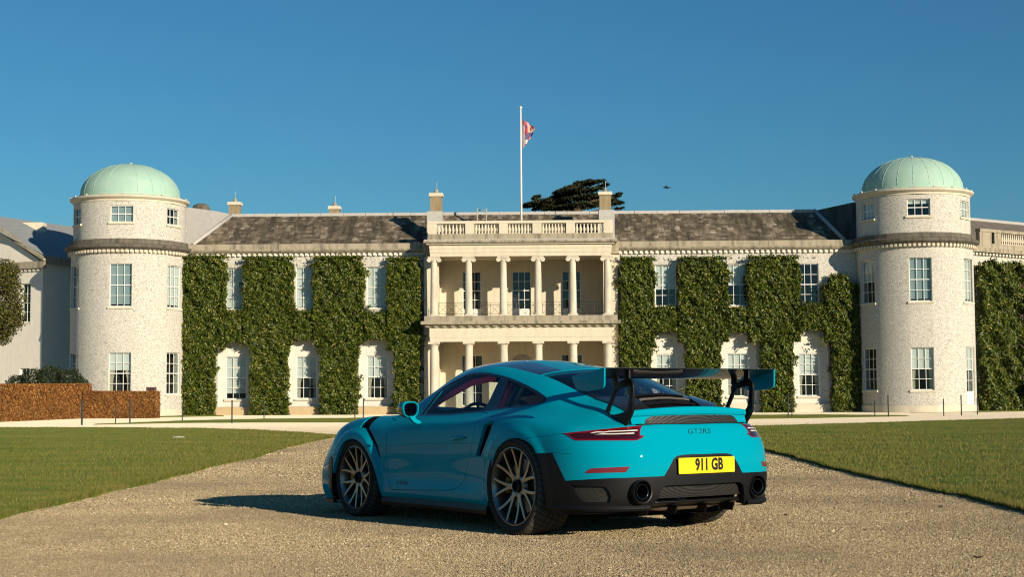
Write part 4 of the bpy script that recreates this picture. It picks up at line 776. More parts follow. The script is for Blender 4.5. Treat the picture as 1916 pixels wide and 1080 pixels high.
def mesh_mat(name, scale, hole=(.003, .003, .003), wire=(.045, .042, .037)):
    m = NT(name); co = m.coord(rot=(0, 0, 0)); v = m.voro(co, scale, rnd=.15)
    f = m.ramp(v, [(.30, 1), (.42, 0)]); 
    m.set(color=m.mix(f, wire, hole), rough=.45, metal=.3); m.bump(f, .9, -.004); return m.mat
MESHM = mesh_mat('wire_mesh', 190)
GLASS = glass_mat('tinted_car_glass', (.80, .86, .86))
REARGLASS = glass_mat('dark_rear_glass', (.42, .42, .46), ior=1.9)
RIMM = simple('satin_bronze_alloy', (.25, .238, .215), .30, .10, 30, metal=.9)
STEEL = simple('brushed_steel', (.22, .22, .23), .42, .2, 60, metal=.9)
YELLOW = simple('yellow_caliper_paint', (.34, .20, .01), .35, .06, 20)
REDL = simple('red_lens', (.19, .003, .006), .12, .06, 90, coat=1.0, spec=.6)
DARKRED = simple('smoked_red_lens', (.035, .002, .003), .1, .1, 80, coat=1.0)
CLEARL = simple('clear_led_lens', (.82, .78, .72), .15, .05, 80, coat=.8)
REDFAB = simple('red_alcantara', (.85, .06, .13), .8, .15, 120, spec=.2)
PLATEY = simple('reflective_yellow_plate', (.86, .62, .010), .35, .03, 50)
INK = simple('black_ink', (.008, .008, .009), .4, .05, 50)
# -- surface
def body_net():
    C = []
    def sec(x, yz): C.append([(x, a, b) for a, b in yz])
    def full(l): C.append(l)
    # front centre .. corner
    full([(3.46,0,.12),(3.485,0,.21),(3.48,0,.33),(3.45,0,.45),(3.41,0,.55),(3.37,0,.60),(3.34,0,.62),(3.325,0,.63),(3.31,0,.635),(3.30,0,.64),(3.29,0,.642),(3.28,0,.645)])
    full([(3.44,.3,.12),(3.465,.3,.21),(3.46,.3,.33),(3.43,.3,.45),(3.39,.3,.55),(3.34,.29,.605),(3.30,.27,.63),(3.27,.23,.645),(3.25,.19,.65),(3.23,.14,.655),(3.22,.07,.66),(3.21,0,.662)])
    full([(3.38,.58,.12),(3.41,.58,.21),(3.41,.585,.33),(3.38,.58,.45),(3.33,.57,.55),(3.26,.55,.62),(3.2,.52,.66),(3.17,.46,.68),(3.15,.38,.685),(3.13,.27,.69),(3.12,.14,.695),(3.12,0,.70)])
    full([(3.22,.79,.13),(3.25,.81,.22),(3.255,.815,.34),(3.22,.805,.46),(3.16,.775,.57),(3.08,.725,.66),(3.03,.665,.715),(3.01,.59,.73),(3.0,.48,.725),(3.0,.34,.73),(3.0,.17,.74),(3.0,0,.745)])
    sec(2.90,[(.865,.14),(.897,.22),(.909,.34),(.906,.48),(.888,.61),(.845,.715),(.765,.775),(.66,.79),(.52,.765),(.36,.765),(.18,.78),(0,.785)])
    sec(2.453,[(.87,.14),(.895,.25),(.906,.38),(.908,.55),(.900,.69),(.868,.79),(.79,.852),(.69,.855),(.56,.835),(.38,.84),(.2,.85),(0,.855)])
    sec(2.12,[(.85,.15),(.89,.24),(.90,.36),(.905,.55),(.900,.69),(.87,.79),(.785,.858),(.71,.868),(.59,.872),(.41,.885),(.2,.90),(0,.905)])
    sec(1.90,[(.835,.16),(.884,.235),(.88,.36),(.893,.56),(.888,.70),(.86,.795),(.785,.862),(.73,.885),(.65,.935),(.45,1.01),(.22,1.04),(0,1.05)])
    sec(1.65,[(.83,.17),(.882,.235),(.874,.36),(.885,.57),(.88,.71),(.856,.80),(.785,.868),(.735,.93),(.675,1.005),(.48,1.12),(.24,1.165),(0,1.175)])
    sec(1.45,[(.83,.175),(.882,.235),(.873,.36),(.882,.575),(.878,.72),(.855,.805),(.785,.873),(.715,.985),(.635,1.09),(.46,1.21),(.24,1.255),(0,1.268)])
    sec(1.2,[(.83,.175),(.882,.235),(.873,.36),(.88,.58),(.876,.725),(.854,.81),(.78,.88),(.688,1.04),(.592,1.178),(.43,1.262),(.22,1.297),(0,1.307)])
    sec(.85,[(.83,.175),(.884,.235),(.875,.36),(.884,.58),(.88,.73),(.856,.815),(.775,.888),(.675,1.06),(.57,1.207),(.41,1.27),(.2,1.298),(0,1.304)])
    sec(.5,[(.85,.175),(.897,.24),(.892,.37),(.906,.58),(.90,.74),(.866,.83),(.768,.898),(.672,1.035),(.585,1.155),(.42,1.222),(.2,1.253),(0,1.262)])
    sec(.2,[(.88,.17),(.905,.27),(.918,.40),(.932,.59),(.922,.74),(.88,.84),(.765,.91),(.69,1.0),(.61,1.088),(.44,1.168),(.21,1.21),(0,1.222)])
    sec(-.1,[(.90,.17),(.922,.27),(.935,.40),(.943,.58),(.932,.73),(.885,.835),(.77,.895),(.69,.955),(.605,1.017),(.44,1.082),(.21,1.13),(0,1.143)])
    sec(-.4,[(.90,.17),(.918,.27),(.930,.40),(.932,.57),(.912,.71),(.86,.80),(.755,.855),(.66,.90),(.56,.95),(.41,.998),(.2,1.036),(0,1.046)])
    full([(-.62,.865,.18),(-.63,.885,.27),(-.635,.895,.40),(-.635,.893,.56),(-.625,.872,.69),(-.61,.815,.775),(-.61,.72,.825),(-.615,.64,.86),(-.62,.55,.902),(-.63,.40,.934),(-.64,.2,.955),(-.65,0,.96)])
    full([(-.81,.76,.19),(-.835,.772,.27),(-.845,.78,.40),(-.84,.775,.55),(-.82,.757,.67),(-.79,.71,.755),(-.775,.65,.80),(-.765,.58,.825),(-.76,.50,.853),(-.755,.38,.878),(-.75,.2,.898),(-.75,0,.905)])
    full([(-.92,.56,.20),(-.955,.57,.27),(-.975,.58,.40),(-.975,.58,.55),(-.95,.57,.67),(-.915,.54,.76),(-.88,.51,.80),(-.86,.46,.82),(-.85,.40,.838),(-.84,.31,.858),(-.835,.16,.875),(-.83,0,.885)])
    full([(-.97,.3,.20),(-1.01,.3,.27),(-1.035,.3,.40),(-1.035,.3,.55),(-1.01,.3,.67),(-.97,.29,.765),(-.94,.28,.80),(-.92,.26,.812),(-.91,.22,.822),(-.90,.17,.832),(-.895,.09,.842),(-.89,0,.848)])
    full([(-.985,0,.20),(-1.025,0,.27),(-1.05,0,.40),(-1.05,0,.55),(-1.025,0,.67),(-.985,0,.765),(-.955,0,.797),(-.945,0,.805),(-.94,0,.81),(-.935,0,.815),(-.93,0,.818),(-.925,0,.82)])
    return np.array(C, float)
def spl(t, Y, tq):
    n = len(t); h = np.diff(t); A = np.zeros((n, n)); Bm = np.zeros((n,) + Y.shape[1:]); A[0, 0] = A[-1, -1] = 1
    for i in range(1, n - 1):
        A[i, i - 1] = h[i - 1]; A[i, i] = 2 * (h[i - 1] + h[i]); A[i, i + 1] = h[i]
        Bm[i] = 6 * ((Y[i + 1] - Y[i]) / h[i] - (Y[i] - Y[i - 1]) / h[i - 1])
    M = np.linalg.solve(A, Bm.reshape(n, -1)).reshape(Bm.shape)
    k = np.clip(np.searchsorted(t, tq, side='right') - 1, 0, n - 2); hk = h[k]; sh = (-1,) + (1,) * (Y.ndim - 1)
    a = ((t[k + 1] - tq) / hk).reshape(sh); b = ((tq - t[k]) / hk).reshape(sh); hk = hk.reshape(sh)
    return a * Y[k] + b * Y[k + 1] + ((a**3 - a) * M[k] + (b**3 - b) * M[k + 1]) * hk**2 / 6
def body_grid(nu, nv):
    C = body_net(); fl = np.array([1, -1, 1])
    E = np.concatenate([(C[1:4] * fl)[::-1], C, (C[-4:-1] * fl)[::-1]], 0); E = np.concatenate([E, (E[:, -4:-1] * fl)[:, ::-1]], 1)
    du = np.linalg.norm(np.diff(E[:, 2:10], axis=0), axis=-1).mean(1)**.75; tu = np.concatenate([[0], np.cumsum(du)])
    dv = np.linalg.norm(np.diff(E[3:-3], axis=1), axis=-1).mean(0)**.75; tv = np.concatenate([[0], np.cumsum(dv)])
    nc, nr = C.shape[:2]
    G = spl(tu, E, np.linspace(tu[3], tu[2 + nc], nu)); G = np.swapaxes(spl(tv, np.swapaxes(G, 0, 1), np.linspace(tv[0], tv[nr - 1], nv)), 0, 1)
    x, z = G[..., 0], G[..., 2]; side = sstep(.70, .82, G[..., 1])
    for cx, cz, ro, am in ((2.44, .33, .362, .036), (-.02, .35, .375, .014)):
        G[..., 1] += am * side * (1 - sstep(ro + .026, ro + .098, np.hypot(x - cx, z - cz)))
    G[..., 1] = np.maximum(G[..., 1], 0); G[0, :, 1] = 0; G[-1, :, 1] = 0; G[:, -1, 1] = 0
    return G
BG = body_grid(470, 170)
BN = np.cross(np.gradient(BG, axis=0), np.gradient(BG, axis=1)); BN /= np.linalg.norm(BN, axis=-1, keepdims=True) + 1e-12
if BN[230, 70, 1] < 0: BN = -BN
def on_body(x, y=None, z=None, flip=1):
    """nearest body surface point and normal to a rough position (left half)"""
    P = np.array([x, y, z]); k = np.unravel_index(((BG - P)**2).sum(-1).argmin(), BG.shape[:2]); return BG[k].copy(), BN[k].copy()
POLY={
 'window':[[1.554,0.789,0.866],[1.542,0.754,0.912],[1.506,0.72,0.972],[1.478,0.687,1.026],[1.46,0.648,1.075],[1.434,0.616,1.112],[1.371,0.608,1.133],[1.358,0.605,1.138],[1.309,0.597,1.156],[1.245,0.587,1.176],[1.193,0.58,1.189],[1.16,0.57,1.202],[1.11,0.567,1.209],[1.039,0.569,1.211],[0.933,0.573,1.208],[0.806,0.577,1.198],[0.731,0.581,1.187],[0.654,0.583,1.177],[0.498,0.592,1.149],[0.347,0.606,1.115],[0.215,0.621,1.082],[0.119,0.632,1.055],[0.064,0.639,1.038],[0.048,0.641,1.032],[0.001,0.647,1.017],[-0.031,0.652,1.005],[-0.057,0.66,0.992],[-0.074,0.668,0.981],[-0.081,0.677,0.971],[-0.079,0.687,0.963],[-0.067,0.697,0.955],[-0.043,0.709,0.948],[-0.009,0.72,0.942],[0.057,0.734,0.934],[0.201,0.75,0.922],[0.243,0.753,0.919],[0.374,0.759,0.91],[0.495,0.764,0.902],[0.629,0.771,0.893],[0.851,0.781,0.881],[0.874,0.782,0.88],[1.095,0.79,0.868]],
 'light':[[-0.557,0.871,0.74],[-0.596,0.854,0.743],[-0.631,0.835,0.747],[-0.663,0.813,0.75],[-0.693,0.79,0.753],[-0.721,0.766,0.757],[-0.748,0.741,0.76],[-0.773,0.715,0.763],[-0.798,0.688,0.766],[-0.821,0.66,0.77],[-0.843,0.631,0.773],[-0.862,0.601,0.776],[-0.88,0.569,0.779],[-0.896,0.535,0.782],[-0.909,0.499,0.785],[-0.919,0.461,0.788],[-0.919,0.461,0.788],[-0.933,0.49,0.762],[-0.937,0.494,0.755],[-0.951,0.51,0.722],[-0.951,0.508,0.721],[-0.963,0.474,0.719],[-0.963,0.477,0.717],[-0.961,0.504,0.702],[-0.96,0.514,0.698],[-0.954,0.542,0.687],[-0.951,0.55,0.687],[-0.936,0.585,0.688],[-0.919,0.617,0.688],[-0.9,0.648,0.689],[-0.879,0.677,0.689],[-0.856,0.705,0.689],[-0.832,0.732,0.69],[-0.806,0.757,0.69],[-0.778,0.781,0.69],[-0.748,0.804,0.69],[-0.716,0.826,0.69],[-0.682,0.846,0.69],[-0.67,0.852,0.69],[-0.644,0.858,0.702],[-0.603,0.866,0.721]],
 'refl':[[-0.758,0.842,0.468],[-0.773,0.832,0.487],[-0.789,0.821,0.497],[-0.794,0.817,0.501],[-0.827,0.792,0.503],[-0.861,0.76,0.505],[-0.892,0.726,0.507],[-0.92,0.689,0.509],[-0.945,0.649,0.511],[-0.965,0.61,0.512],[-0.964,0.612,0.51],[-0.952,0.638,0.474],[-0.951,0.639,0.474],[-0.928,0.68,0.474],[-0.901,0.717,0.473],[-0.871,0.753,0.472],[-0.837,0.785,0.471],[-0.8,0.815,0.47]],
 'blacktop':[[-0.612,0.902,0.414],[-0.675,0.882,0.419],[-0.731,0.857,0.423],[-0.781,0.829,0.427],[-0.826,0.797,0.43],[-0.865,0.76,0.433],[-0.87,0.755,0.433],[-0.9,0.72,0.435],[-0.93,0.677,0.436],[-0.956,0.63,0.437],[-0.978,0.58,0.438],[-0.993,0.536,0.439],[-0.996,0.527,0.439],[-1.011,0.471,0.44],[-1.023,0.412,0.44],[-1.03,0.363,0.441],[-1.031,0.357,0.45],[-1.036,0.326,0.495],[-1.036,0.314,0.511],[-1.037,0.293,0.541],[-1.036,0.284,0.555],[-1.036,0.254,0.576],[-1.037,0.246,0.577],[-1.039,0.204,0.583],[-1.041,0.179,0.584],[-1.044,0.111,0.585],[-1.044,0.094,0.585],[-1.045,0.041,0.584]],
 'sidepanel':[[-0.317,0.95,0.599],[-0.382,0.937,0.601],[-0.447,0.926,0.603],[-0.488,0.922,0.604],[-0.502,0.921,0.586],[-0.532,0.919,0.545],[-0.56,0.915,0.503],[-0.585,0.91,0.462],[-0.609,0.903,0.421],[-0.612,0.902,0.414],[-0.635,0.894,0.382],[-0.661,0.884,0.343]],
 'seam':[[-0.239,0.94,0.707],[-0.299,0.924,0.713],[-0.368,0.913,0.719],[-0.388,0.91,0.721],[-0.435,0.903,0.726],[-0.498,0.89,0.732],[-0.554,0.872,0.739]],
 'door':[[0.632,0.772,0.892],[0.983,0.776,0.887],[1.219,0.78,0.88],[1.498,0.785,0.872],[1.85,0.791,0.859],[1.899,0.793,0.857],[1.987,0.807,0.847],[1.92,0.821,0.837],[1.863,0.834,0.825],[1.873,0.849,0.809],[1.894,0.863,0.791],[1.912,0.873,0.772],[1.919,0.881,0.751],[1.922,0.885,0.729],[1.923,0.889,0.705],[1.924,0.891,0.683],[1.921,0.893,0.659],[1.919,0.894,0.641],[1.918,0.895,0.625],[1.916,0.895,0.576],[1.919,0.891,0.516],[1.923,0.886,0.461],[1.922,0.883,0.415],[1.916,0.881,0.373],[1.904,0.882,0.338],[1.889,0.884,0.309],[1.887,0.884,0.305],[1.873,0.886,0.286],[1.859,0.887,0.269],[1.859,0.887,0.26],[1.859,0.887,0.257],[1.812,0.886,0.258],[1.687,0.885,0.26],[1.517,0.885,0.266],[1.356,0.885,0.271],[1.304,0.885,0.273],[1.214,0.884,0.276],[1.081,0.884,0.281],[0.977,0.884,0.286],[0.918,0.884,0.29],[0.887,0.883,0.295],[0.858,0.883,0.303],[0.823,0.882,0.313],[0.79,0.881,0.327],[0.763,0.879,0.347],[0.754,0.878,0.36],[0.741,0.877,0.376],[0.72,0.878,0.412],[0.696,0.881,0.451],[0.668,0.886,0.495],[0.64,0.893,0.542],[0.616,0.897,0.589],[0.598,0.899,0.634],[0.589,0.899,0.666],[0.586,0.899,0.679],[0.577,0.897,0.717],[0.571,0.894,0.746],[0.566,0.891,0.769],[0.562,0.886,0.79],[0.56,0.877,0.81],[0.566,0.861,0.829],[0.589,0.834,0.846],[0.548,0.816,0.86],[0.539,0.784,0.883]],
 'slot':[[0.42,0.896,0.791],[0.347,0.891,0.815],[0.341,0.89,0.817],[0.305,0.89,0.821],[0.303,0.902,0.798],[0.322,0.912,0.752],[0.351,0.915,0.705],[0.383,0.916,0.659],[0.401,0.915,0.636],[0.421,0.914,0.612],[0.464,0.908,0.566],[0.468,0.908,0.567],[0.518,0.904,0.571],[0.501,0.907,0.596],[0.473,0.909,0.645],[0.45,0.908,0.694],[0.431,0.905,0.743]],
 'louvre':[[2.396,0.89,0.765],[2.403,0.871,0.787],[2.402,0.861,0.801],[2.4,0.855,0.808],[2.403,0.835,0.828],[2.393,0.82,0.84],[2.393,0.82,0.84],[2.336,0.818,0.841],[2.309,0.808,0.848],[2.263,0.806,0.849],[2.241,0.817,0.842],[2.241,0.837,0.827],[2.239,0.84,0.824],[2.233,0.858,0.806],[2.236,0.874,0.785],[2.248,0.884,0.765],[2.251,0.886,0.761],[2.296,0.886,0.761],[2.315,0.887,0.761],[2.344,0.889,0.763]],
 'slit':[[2.298,0.886,0.761],[2.245,0.884,0.766],[2.22,0.889,0.753],[2.16,0.898,0.717],[2.153,0.898,0.712],[2.117,0.901,0.679],[2.079,0.902,0.641],[2.062,0.902,0.624],[2.05,0.902,0.602],[2.028,0.901,0.562],[2.009,0.898,0.522],[2.007,0.898,0.517],[2.023,0.899,0.512],[2.038,0.902,0.537],[2.064,0.905,0.575],[2.083,0.906,0.601],[2.095,0.907,0.613],[2.134,0.908,0.65],[2.178,0.906,0.687],[2.231,0.9,0.724]],
 'rearglassL':[[0.305,0.473,1.178],[0.213,0.481,1.157],[0.131,0.483,1.137],[0.069,0.481,1.121],[0.057,0.481,1.118],[-0.014,0.476,1.098],[-0.083,0.47,1.078],[-0.141,0.464,1.061],[-0.15,0.464,1.059],[-0.221,0.464,1.036],[-0.294,0.466,1.013],[-0.369,0.469,0.991]],
 'roofedge':[[1.028,0.526,1.24],[0.955,0.513,1.247],[0.899,0.488,1.255],[0.864,0.487,1.254],[0.808,0.487,1.25],[0.747,0.467,1.249],[0.657,0.469,1.236],[0.657,0.469,1.236],[0.562,0.474,1.219],[0.494,0.46,1.212],[0.484,0.46,1.21],[0.402,0.465,1.196],[0.313,0.468,1.181]],
 'meshL':[[-0.655,0.888,0.387],[-0.709,0.867,0.385],[-0.758,0.842,0.383],[-0.803,0.814,0.38],[-0.842,0.782,0.378],[-0.871,0.753,0.375],[-0.874,0.749,0.369],[-0.885,0.732,0.346],[-0.887,0.727,0.328],[-0.888,0.721,0.309],[-0.881,0.722,0.28],[-0.876,0.722,0.265],[-0.855,0.749,0.266],[-0.821,0.784,0.266],[-0.78,0.815,0.265],[-0.747,0.835,0.264],[-0.738,0.842,0.272],[-0.715,0.856,0.289],[-0.707,0.862,0.305],[-0.682,0.876,0.346]],
 'meshC':[[-1.0,0.394,0.275],[-1.011,0.383,0.308],[-1.012,0.381,0.311],[-1.021,0.357,0.344],[-1.026,0.342,0.362],[-1.029,0.321,0.362],[-1.034,0.272,0.363],[-1.038,0.223,0.364],[-1.04,0.195,0.364],[-1.042,0.172,0.364],[-1.044,0.119,0.363],[-1.045,0.066,0.362],[-1.046,0.038,0.362],[-1.043,0.036,0.342],[-1.034,0.029,0.3],[-1.025,0.022,0.271],[-1.025,0.039,0.272],[-1.025,0.093,0.272],[-1.023,0.146,0.273],[-1.02,0.198,0.273],[-1.016,0.248,0.274],[-1.012,0.298,0.274],[-1.006,0.347,0.275]],
 'archF':[[2.027,0.872,0.186],[2.02,0.889,0.215],[2.018,0.908,0.264],[2.034,0.923,0.346],[2.051,0.93,0.399],[2.063,0.933,0.429],[2.092,0.938,0.478],[2.124,0.941,0.516],[2.163,0.942,0.556],[2.206,0.942,0.591],[2.217,0.942,0.598],[2.245,0.941,0.616],[2.285,0.94,0.635],[2.326,0.939,0.651],[2.368,0.938,0.663],[2.411,0.938,0.67],[2.452,0.938,0.672],[2.49,0.939,0.67],[2.525,0.941,0.664],[2.559,0.944,0.654],[2.59,0.946,0.64],[2.6,0.947,0.633],[2.614,0.948,0.625],[2.638,0.951,0.599],[2.676,0.954,0.548],[2.716,0.956,0.49],[2.743,0.956,0.442],[2.754,0.956,0.416],[2.763,0.956,0.395],[2.78,0.954,0.35],[2.791,0.952,0.301],[2.804,0.943,0.236],[2.813,0.925,0.186]],
 'archR':[[0.434,0.86,0.179],[0.356,0.91,0.237],[0.334,0.92,0.305],[0.322,0.921,0.366],[0.302,0.925,0.424],[0.299,0.926,0.43],[0.278,0.931,0.471],[0.253,0.938,0.513],[0.225,0.943,0.558],[0.197,0.946,0.598],[0.17,0.948,0.624],[0.141,0.949,0.644],[0.117,0.949,0.658],[0.109,0.949,0.662],[0.075,0.95,0.677],[0.04,0.95,0.69],[0.005,0.95,0.698],[-0.03,0.95,0.703],[-0.064,0.95,0.705],[-0.098,0.95,0.705],[-0.131,0.949,0.702],[-0.165,0.949,0.695],[-0.197,0.948,0.687],[-0.221,0.948,0.679],[-0.243,0.948,0.669],[-0.259,0.948,0.661],[-0.265,0.948,0.658],[-0.287,0.948,0.644],[-0.307,0.948,0.624],[-0.329,0.949,0.595],[-0.356,0.95,0.551],[-0.379,0.949,0.502],[-0.394,0.947,0.457],[-0.395,0.947,0.451],[-0.404,0.944,0.41],[-0.411,0.94,0.353],[-0.414,0.935,0.298],[-0.412,0.929,0.253],[-0.409,0.923,0.223]],
 'led1':[[-0.736,0.776,0.737],[-0.751,0.76,0.741],[-0.769,0.743,0.743],[-0.802,0.71,0.745],[-0.833,0.676,0.747],[-0.852,0.652,0.748],[-0.862,0.639,0.749],[-0.888,0.601,0.752],[-0.91,0.559,0.754],[-0.929,0.515,0.756]],
 'led2':[[-0.766,0.762,0.726],[-0.806,0.724,0.728],[-0.843,0.684,0.73],[-0.862,0.66,0.731],[-0.876,0.641,0.732],[-0.905,0.594,0.734],[-0.93,0.544,0.735]],
}

HX, HY = .6, .8
def pr(P, mode):
    P = np.asarray(P, float)
    if mode == 's': return np.stack([P[..., 0], P[..., 2]], -1)
    if mode == 'h': return np.stack([HX * P[..., 0] + HY * P[..., 1], P[..., 2]], -1)
    if mode == 'b': return np.stack([P[..., 1], P[..., 2]], -1)
    if mode == 't': return np.stack([P[..., 0], P[..., 1]], -1)
def segdist(Q, poly, closed):
    A = poly; Bp = np.roll(poly, -1, 0)
    if not closed: A, Bp = A[:-1], Bp[:-1]
    d = np.full(len(Q), 1e9)
    for a, b in zip(A, Bp):
        ab = b - a; t = np.clip(((Q - a) @ ab) / (ab @ ab + 1e-12), 0, 1); d = np.minimum(d, np.hypot(*(Q - a - t[:, None] * ab).T))
    return d
def sdf(P, poly, mode, closed=True):
    """signed distance, positive inside"""
    poly = np.array(poly, float); poly = pr(poly, mode) if poly.shape[1] == 3 else poly; Q = pr(P, mode); d = segdist(Q, poly, closed)
    if not closed: return -d
    ins = np.zeros(len(Q), bool)
    for a, b in zip(poly, np.roll(poly, -1, 0)):
        c = (a[1] > Q[:, 1]) != (b[1] > Q[:, 1])
        with np.errstate(divide='ignore', invalid='ignore'): xx = (b[0] - a[0]) * (Q[:, 1] - a[1]) / (b[1] - a[1] + 1e-15) + a[0]
        ins ^= c & (Q[:, 0] < xx)
    return np.where(ins, d, -d)
nu, nv = BG.shape[:2]
V = BG.reshape(-1, 3).copy(); N = BN.reshape(-1, 3).copy()
ii, jj = np.meshgrid(np.arange(nu - 1), np.arange(nv - 1), indexing='ij'); q0 = (ii * nv + jj).ravel()
F = np.concatenate([np.stack([q0, q0 + nv, q0 + nv + 1], 1), np.stack([q0, q0 + nv + 1, q0 + 1], 1)])
def cut(f):
    """split the triangles of V, F along the line f = 0"""
    global V, N, F
    s = f(V); s = np.where(np.abs(s) < 2e-5, 2e-5, s); pos = s > 0; c = pos[F].sum(1); mx = (c == 1) | (c == 2)
    T = F[mx]
    if len(T) == 0: return
    pt = pos[T]; lone = np.where(pt.sum(1) == 1, pt.argmax(1), (~pt).argmax(1)); r = np.arange(len(T))
    a, b, d = T[r, lone], T[r, (lone + 1) % 3], T[r, (lone + 2) % 3]
    E = np.concatenate([np.stack([a, b], 1), np.stack([a, d], 1)]); Es = np.sort(E, 1); uq, inv = np.unique(Es, axis=0, return_inverse=True); inv = inv.ravel()
    t = (s[uq[:, 0]] / (s[uq[:, 0]] - s[uq[:, 1]]))[:, None]; n0 = len(V)
    V = np.concatenate([V, V[uq[:, 0]] * (1 - t) + V[uq[:, 1]] * t]); nn = N[uq[:, 0]] * (1 - t) + N[uq[:, 1]] * t
    N = np.concatenate([N, nn / np.linalg.norm(nn, axis=1, keepdims=True)])
    e1, e2 = n0 + inv[:len(T)], n0 + inv[len(T):]
    F = np.concatenate([F[~mx], np.stack([a, e1, e2], 1), np.stack([e1, b, d], 1), np.stack([e1, d, e2], 1)])
lerp = np.interp
archF = POLY['archF'] + [[3.0, .93, 0.0], [2.0, .9, 0.0]]; archR = POLY['archR'] + [[-.40, .93, 0.0], [.5, .85, 0.0]]
mn = np.minimum; mxm = np.maximum
def f_arch(P): return mn(mxm(sdf(P, archF, 's'), sdf(P, archR, 's')), P[:, 1] - .45)
def f_win(P): return mn(sdf(P, POLY['window'], 's'), P[:, 1] - .45)
def f_wing(P): return f_win(P) - .016                     # glass edge inside the black surround
def f_bp0(P): return P[:, 0] - (lerp(P[:, 2], [.89, 1.16], [.632, .632]) )
def f_bp1(P): return P[:, 0] - lerp(P[:, 2], [.90, 1.16], [.465, .52])
def f_door(P): return mn(sdf(P, POLY['door'], 's'), P[:, 1] - .5)
def f_roof(P): return mn(lerp(P[:, 0], [-.5, .3, .65, .86, 1.02, 1.4], [.47, .478, .468, .487, .53, .58]) - P[:, 1], mn(P[:, 0] - f_gx(P), 1.36 - .22 * P[:, 1]**2 - P[:, 0]))
def f_gx(P): return .20 + .33 * P[:, 1]**2
def f_roofc(P): return mn(f_roof(P), P[:, 1] - (.335 - .17 * P[:, 0]))
LIDX = lambda P: np.where(P[:, 1] > .25, -.575 + .72 * (P[:, 1] - .25), -.50)
def f_rg(P): return mn(lerp(P[:, 0], [-.75, -.6, -.4, .3], [.45, .47, .476, .474]) - P[:, 1], mn(f_gx(P) - .012 - P[:, 0], P[:, 0] + .83))
def f_lid(P): return mn(f_rg(P), mn(LIDX(P) - P[:, 0], P[:, 0] + .82))
def f_lidc(P): return .25 - P[:, 1]
WS = [(2.09, -.5), (2.09, 0.), (2.04, .3), (1.93, .5), (1.76, .655), (1.66, .668), (1.56, .652), (1.44, .585), (1.38, .52), (1.36, .3), (1.37, 0.), (1.37, -.5)]
def f_ws(P): return mn(sdf(P, WS, 't'), P[:, 2] - .86)
def f_light(P): return mn(sdf(P, POLY['light'], 'h'), -.4 - P[:, 0])
def f_lightin(P): return f_light(P) - np.where(P[:, 2] > .74, .0125, .010)
def f_refl(P): return mn(sdf(P, POLY['refl'], 'h'), -.5 - P[:, 0])
bt = [p for p in POLY['blacktop']]; bt = [[-.30, .935, .0], [-.30, .94, .603]] + [POLY['sidepanel'][k] for k in range(len(POLY['sidepanel'])) if POLY['sidepanel'][k][2] > .43] + bt[0:] + [[-1.04, -.3, .583], [-1.0, -.3, 0.]]
def f_black(P): return mn(sdf(P, bt, 'h'), -.28 - P[:, 0])
def f_slot(P): return mn(sdf(P, POLY['slot'], 's') + .009, P[:, 1] - .7)
def f_louv(P): return mn(sdf(P, [(2.40, .885), (2.385, .79), (2.37, .70), (2.23, .70), (2.225, .80), (2.235, .885)], 't'), P[:, 2] - .7)
def f_slit(P): return mn(sdf(P, POLY['slit'], 's'), P[:, 1] - .7)
_sm = np.array(POLY['seam'])[::-1]
_sm = _sm[np.argsort(_sm[:, 0])]
def f_seam(P): return P[:, 2] - lerp(P[:, 0], _sm[:, 0], _sm[:, 2]) - .0015
def f_seamb(P): return P[:, 2] - lerp(P[:, 0], _sm[:, 0], _sm[:, 2]) + .0015
def f_seam2(P): return P[:, 2] - (.606 + (P[:, 0] + .45) * .03) - .0012
def f_seam2b(P): return P[:, 2] - (.606 + (P[:, 0] + .45) * .03) + .0012
def f_meshL(P): return mn(sdf(P, POLY['meshL'], 'h'), -.5 - P[:, 0])
def f_center(P): return mn(sdf(P, [(-.5, 0), (-.5, .375), (.345, .375), (.375, .355), (.41, .275), (.475, .10), (.475, 0)], 'b'), -.8 - P[:, 0])
def f_meshC(P): return mn(f_center(P) - .010, P[:, 2] - .268)
def f_exh(P): return mn(.080 - np.hypot(P[:, 1] - .536, P[:, 2] - .339), -.8 - P[:, 0])
def f_head(P): return mn(1 - np.hypot((P[:, 0] - 2.93) / .19, (P[:, 1] - .70) / .115), P[:, 2] - .55) * .1
def f_blade(P): return mn(sdf(P, [(2.76, .1), (2.78, .50), (2.86, .52), (2.95, .50), (2.93, .1)], 's'), P[:, 1] - .6)
def f_door_in(P): return f_door(P) - .0022
def f_door_out(P): return f_door(P) + .0022
for f in (f_arch, f_win, f_wing, f_bp0, f_bp1, f_door_in, f_door_out, f_roof, f_roofc, f_rg, f_lid, f_lidc, f_ws, f_light, f_lightin, f_refl, f_black, f_slot, f_louv, f_slit, f_seam, f_seamb, f_seam2, f_seam2b, f_meshL, f_center, f_meshC, f_exh, f_head, f_blade): cut(f)
Cc = V[F].mean(1); g = {k: globals()[k](Cc) > 0 for k in 'f_arch f_win f_wing f_bp0 f_bp1 f_door_in f_door_out f_roof f_roofc f_rg f_lid f_lidc f_ws f_light f_lightin f_refl f_black f_slot f_louv f_slit f_seam f_seamb f_seam2 f_seam2b f_meshL f_center f_meshC f_exh f_head f_blade'.split()}
lab = np.full(len(F), 'body', dtype='U16')
def setl(m, name): lab[m] = name
setl(g['f_door_out'], 'gone'); setl(g['f_door_in'], 'door')
setl(g['f_roof'], 'stripe'); setl(g['f_roofc'], 'roof'); setl(g['f_rg'], 'rear_glass'); setl(g['f_lid'], 'lid_side'); setl(g['f_lid'] & g['f_lidc'], 'lid_mid'); setl(g['f_ws'], 'windscreen')
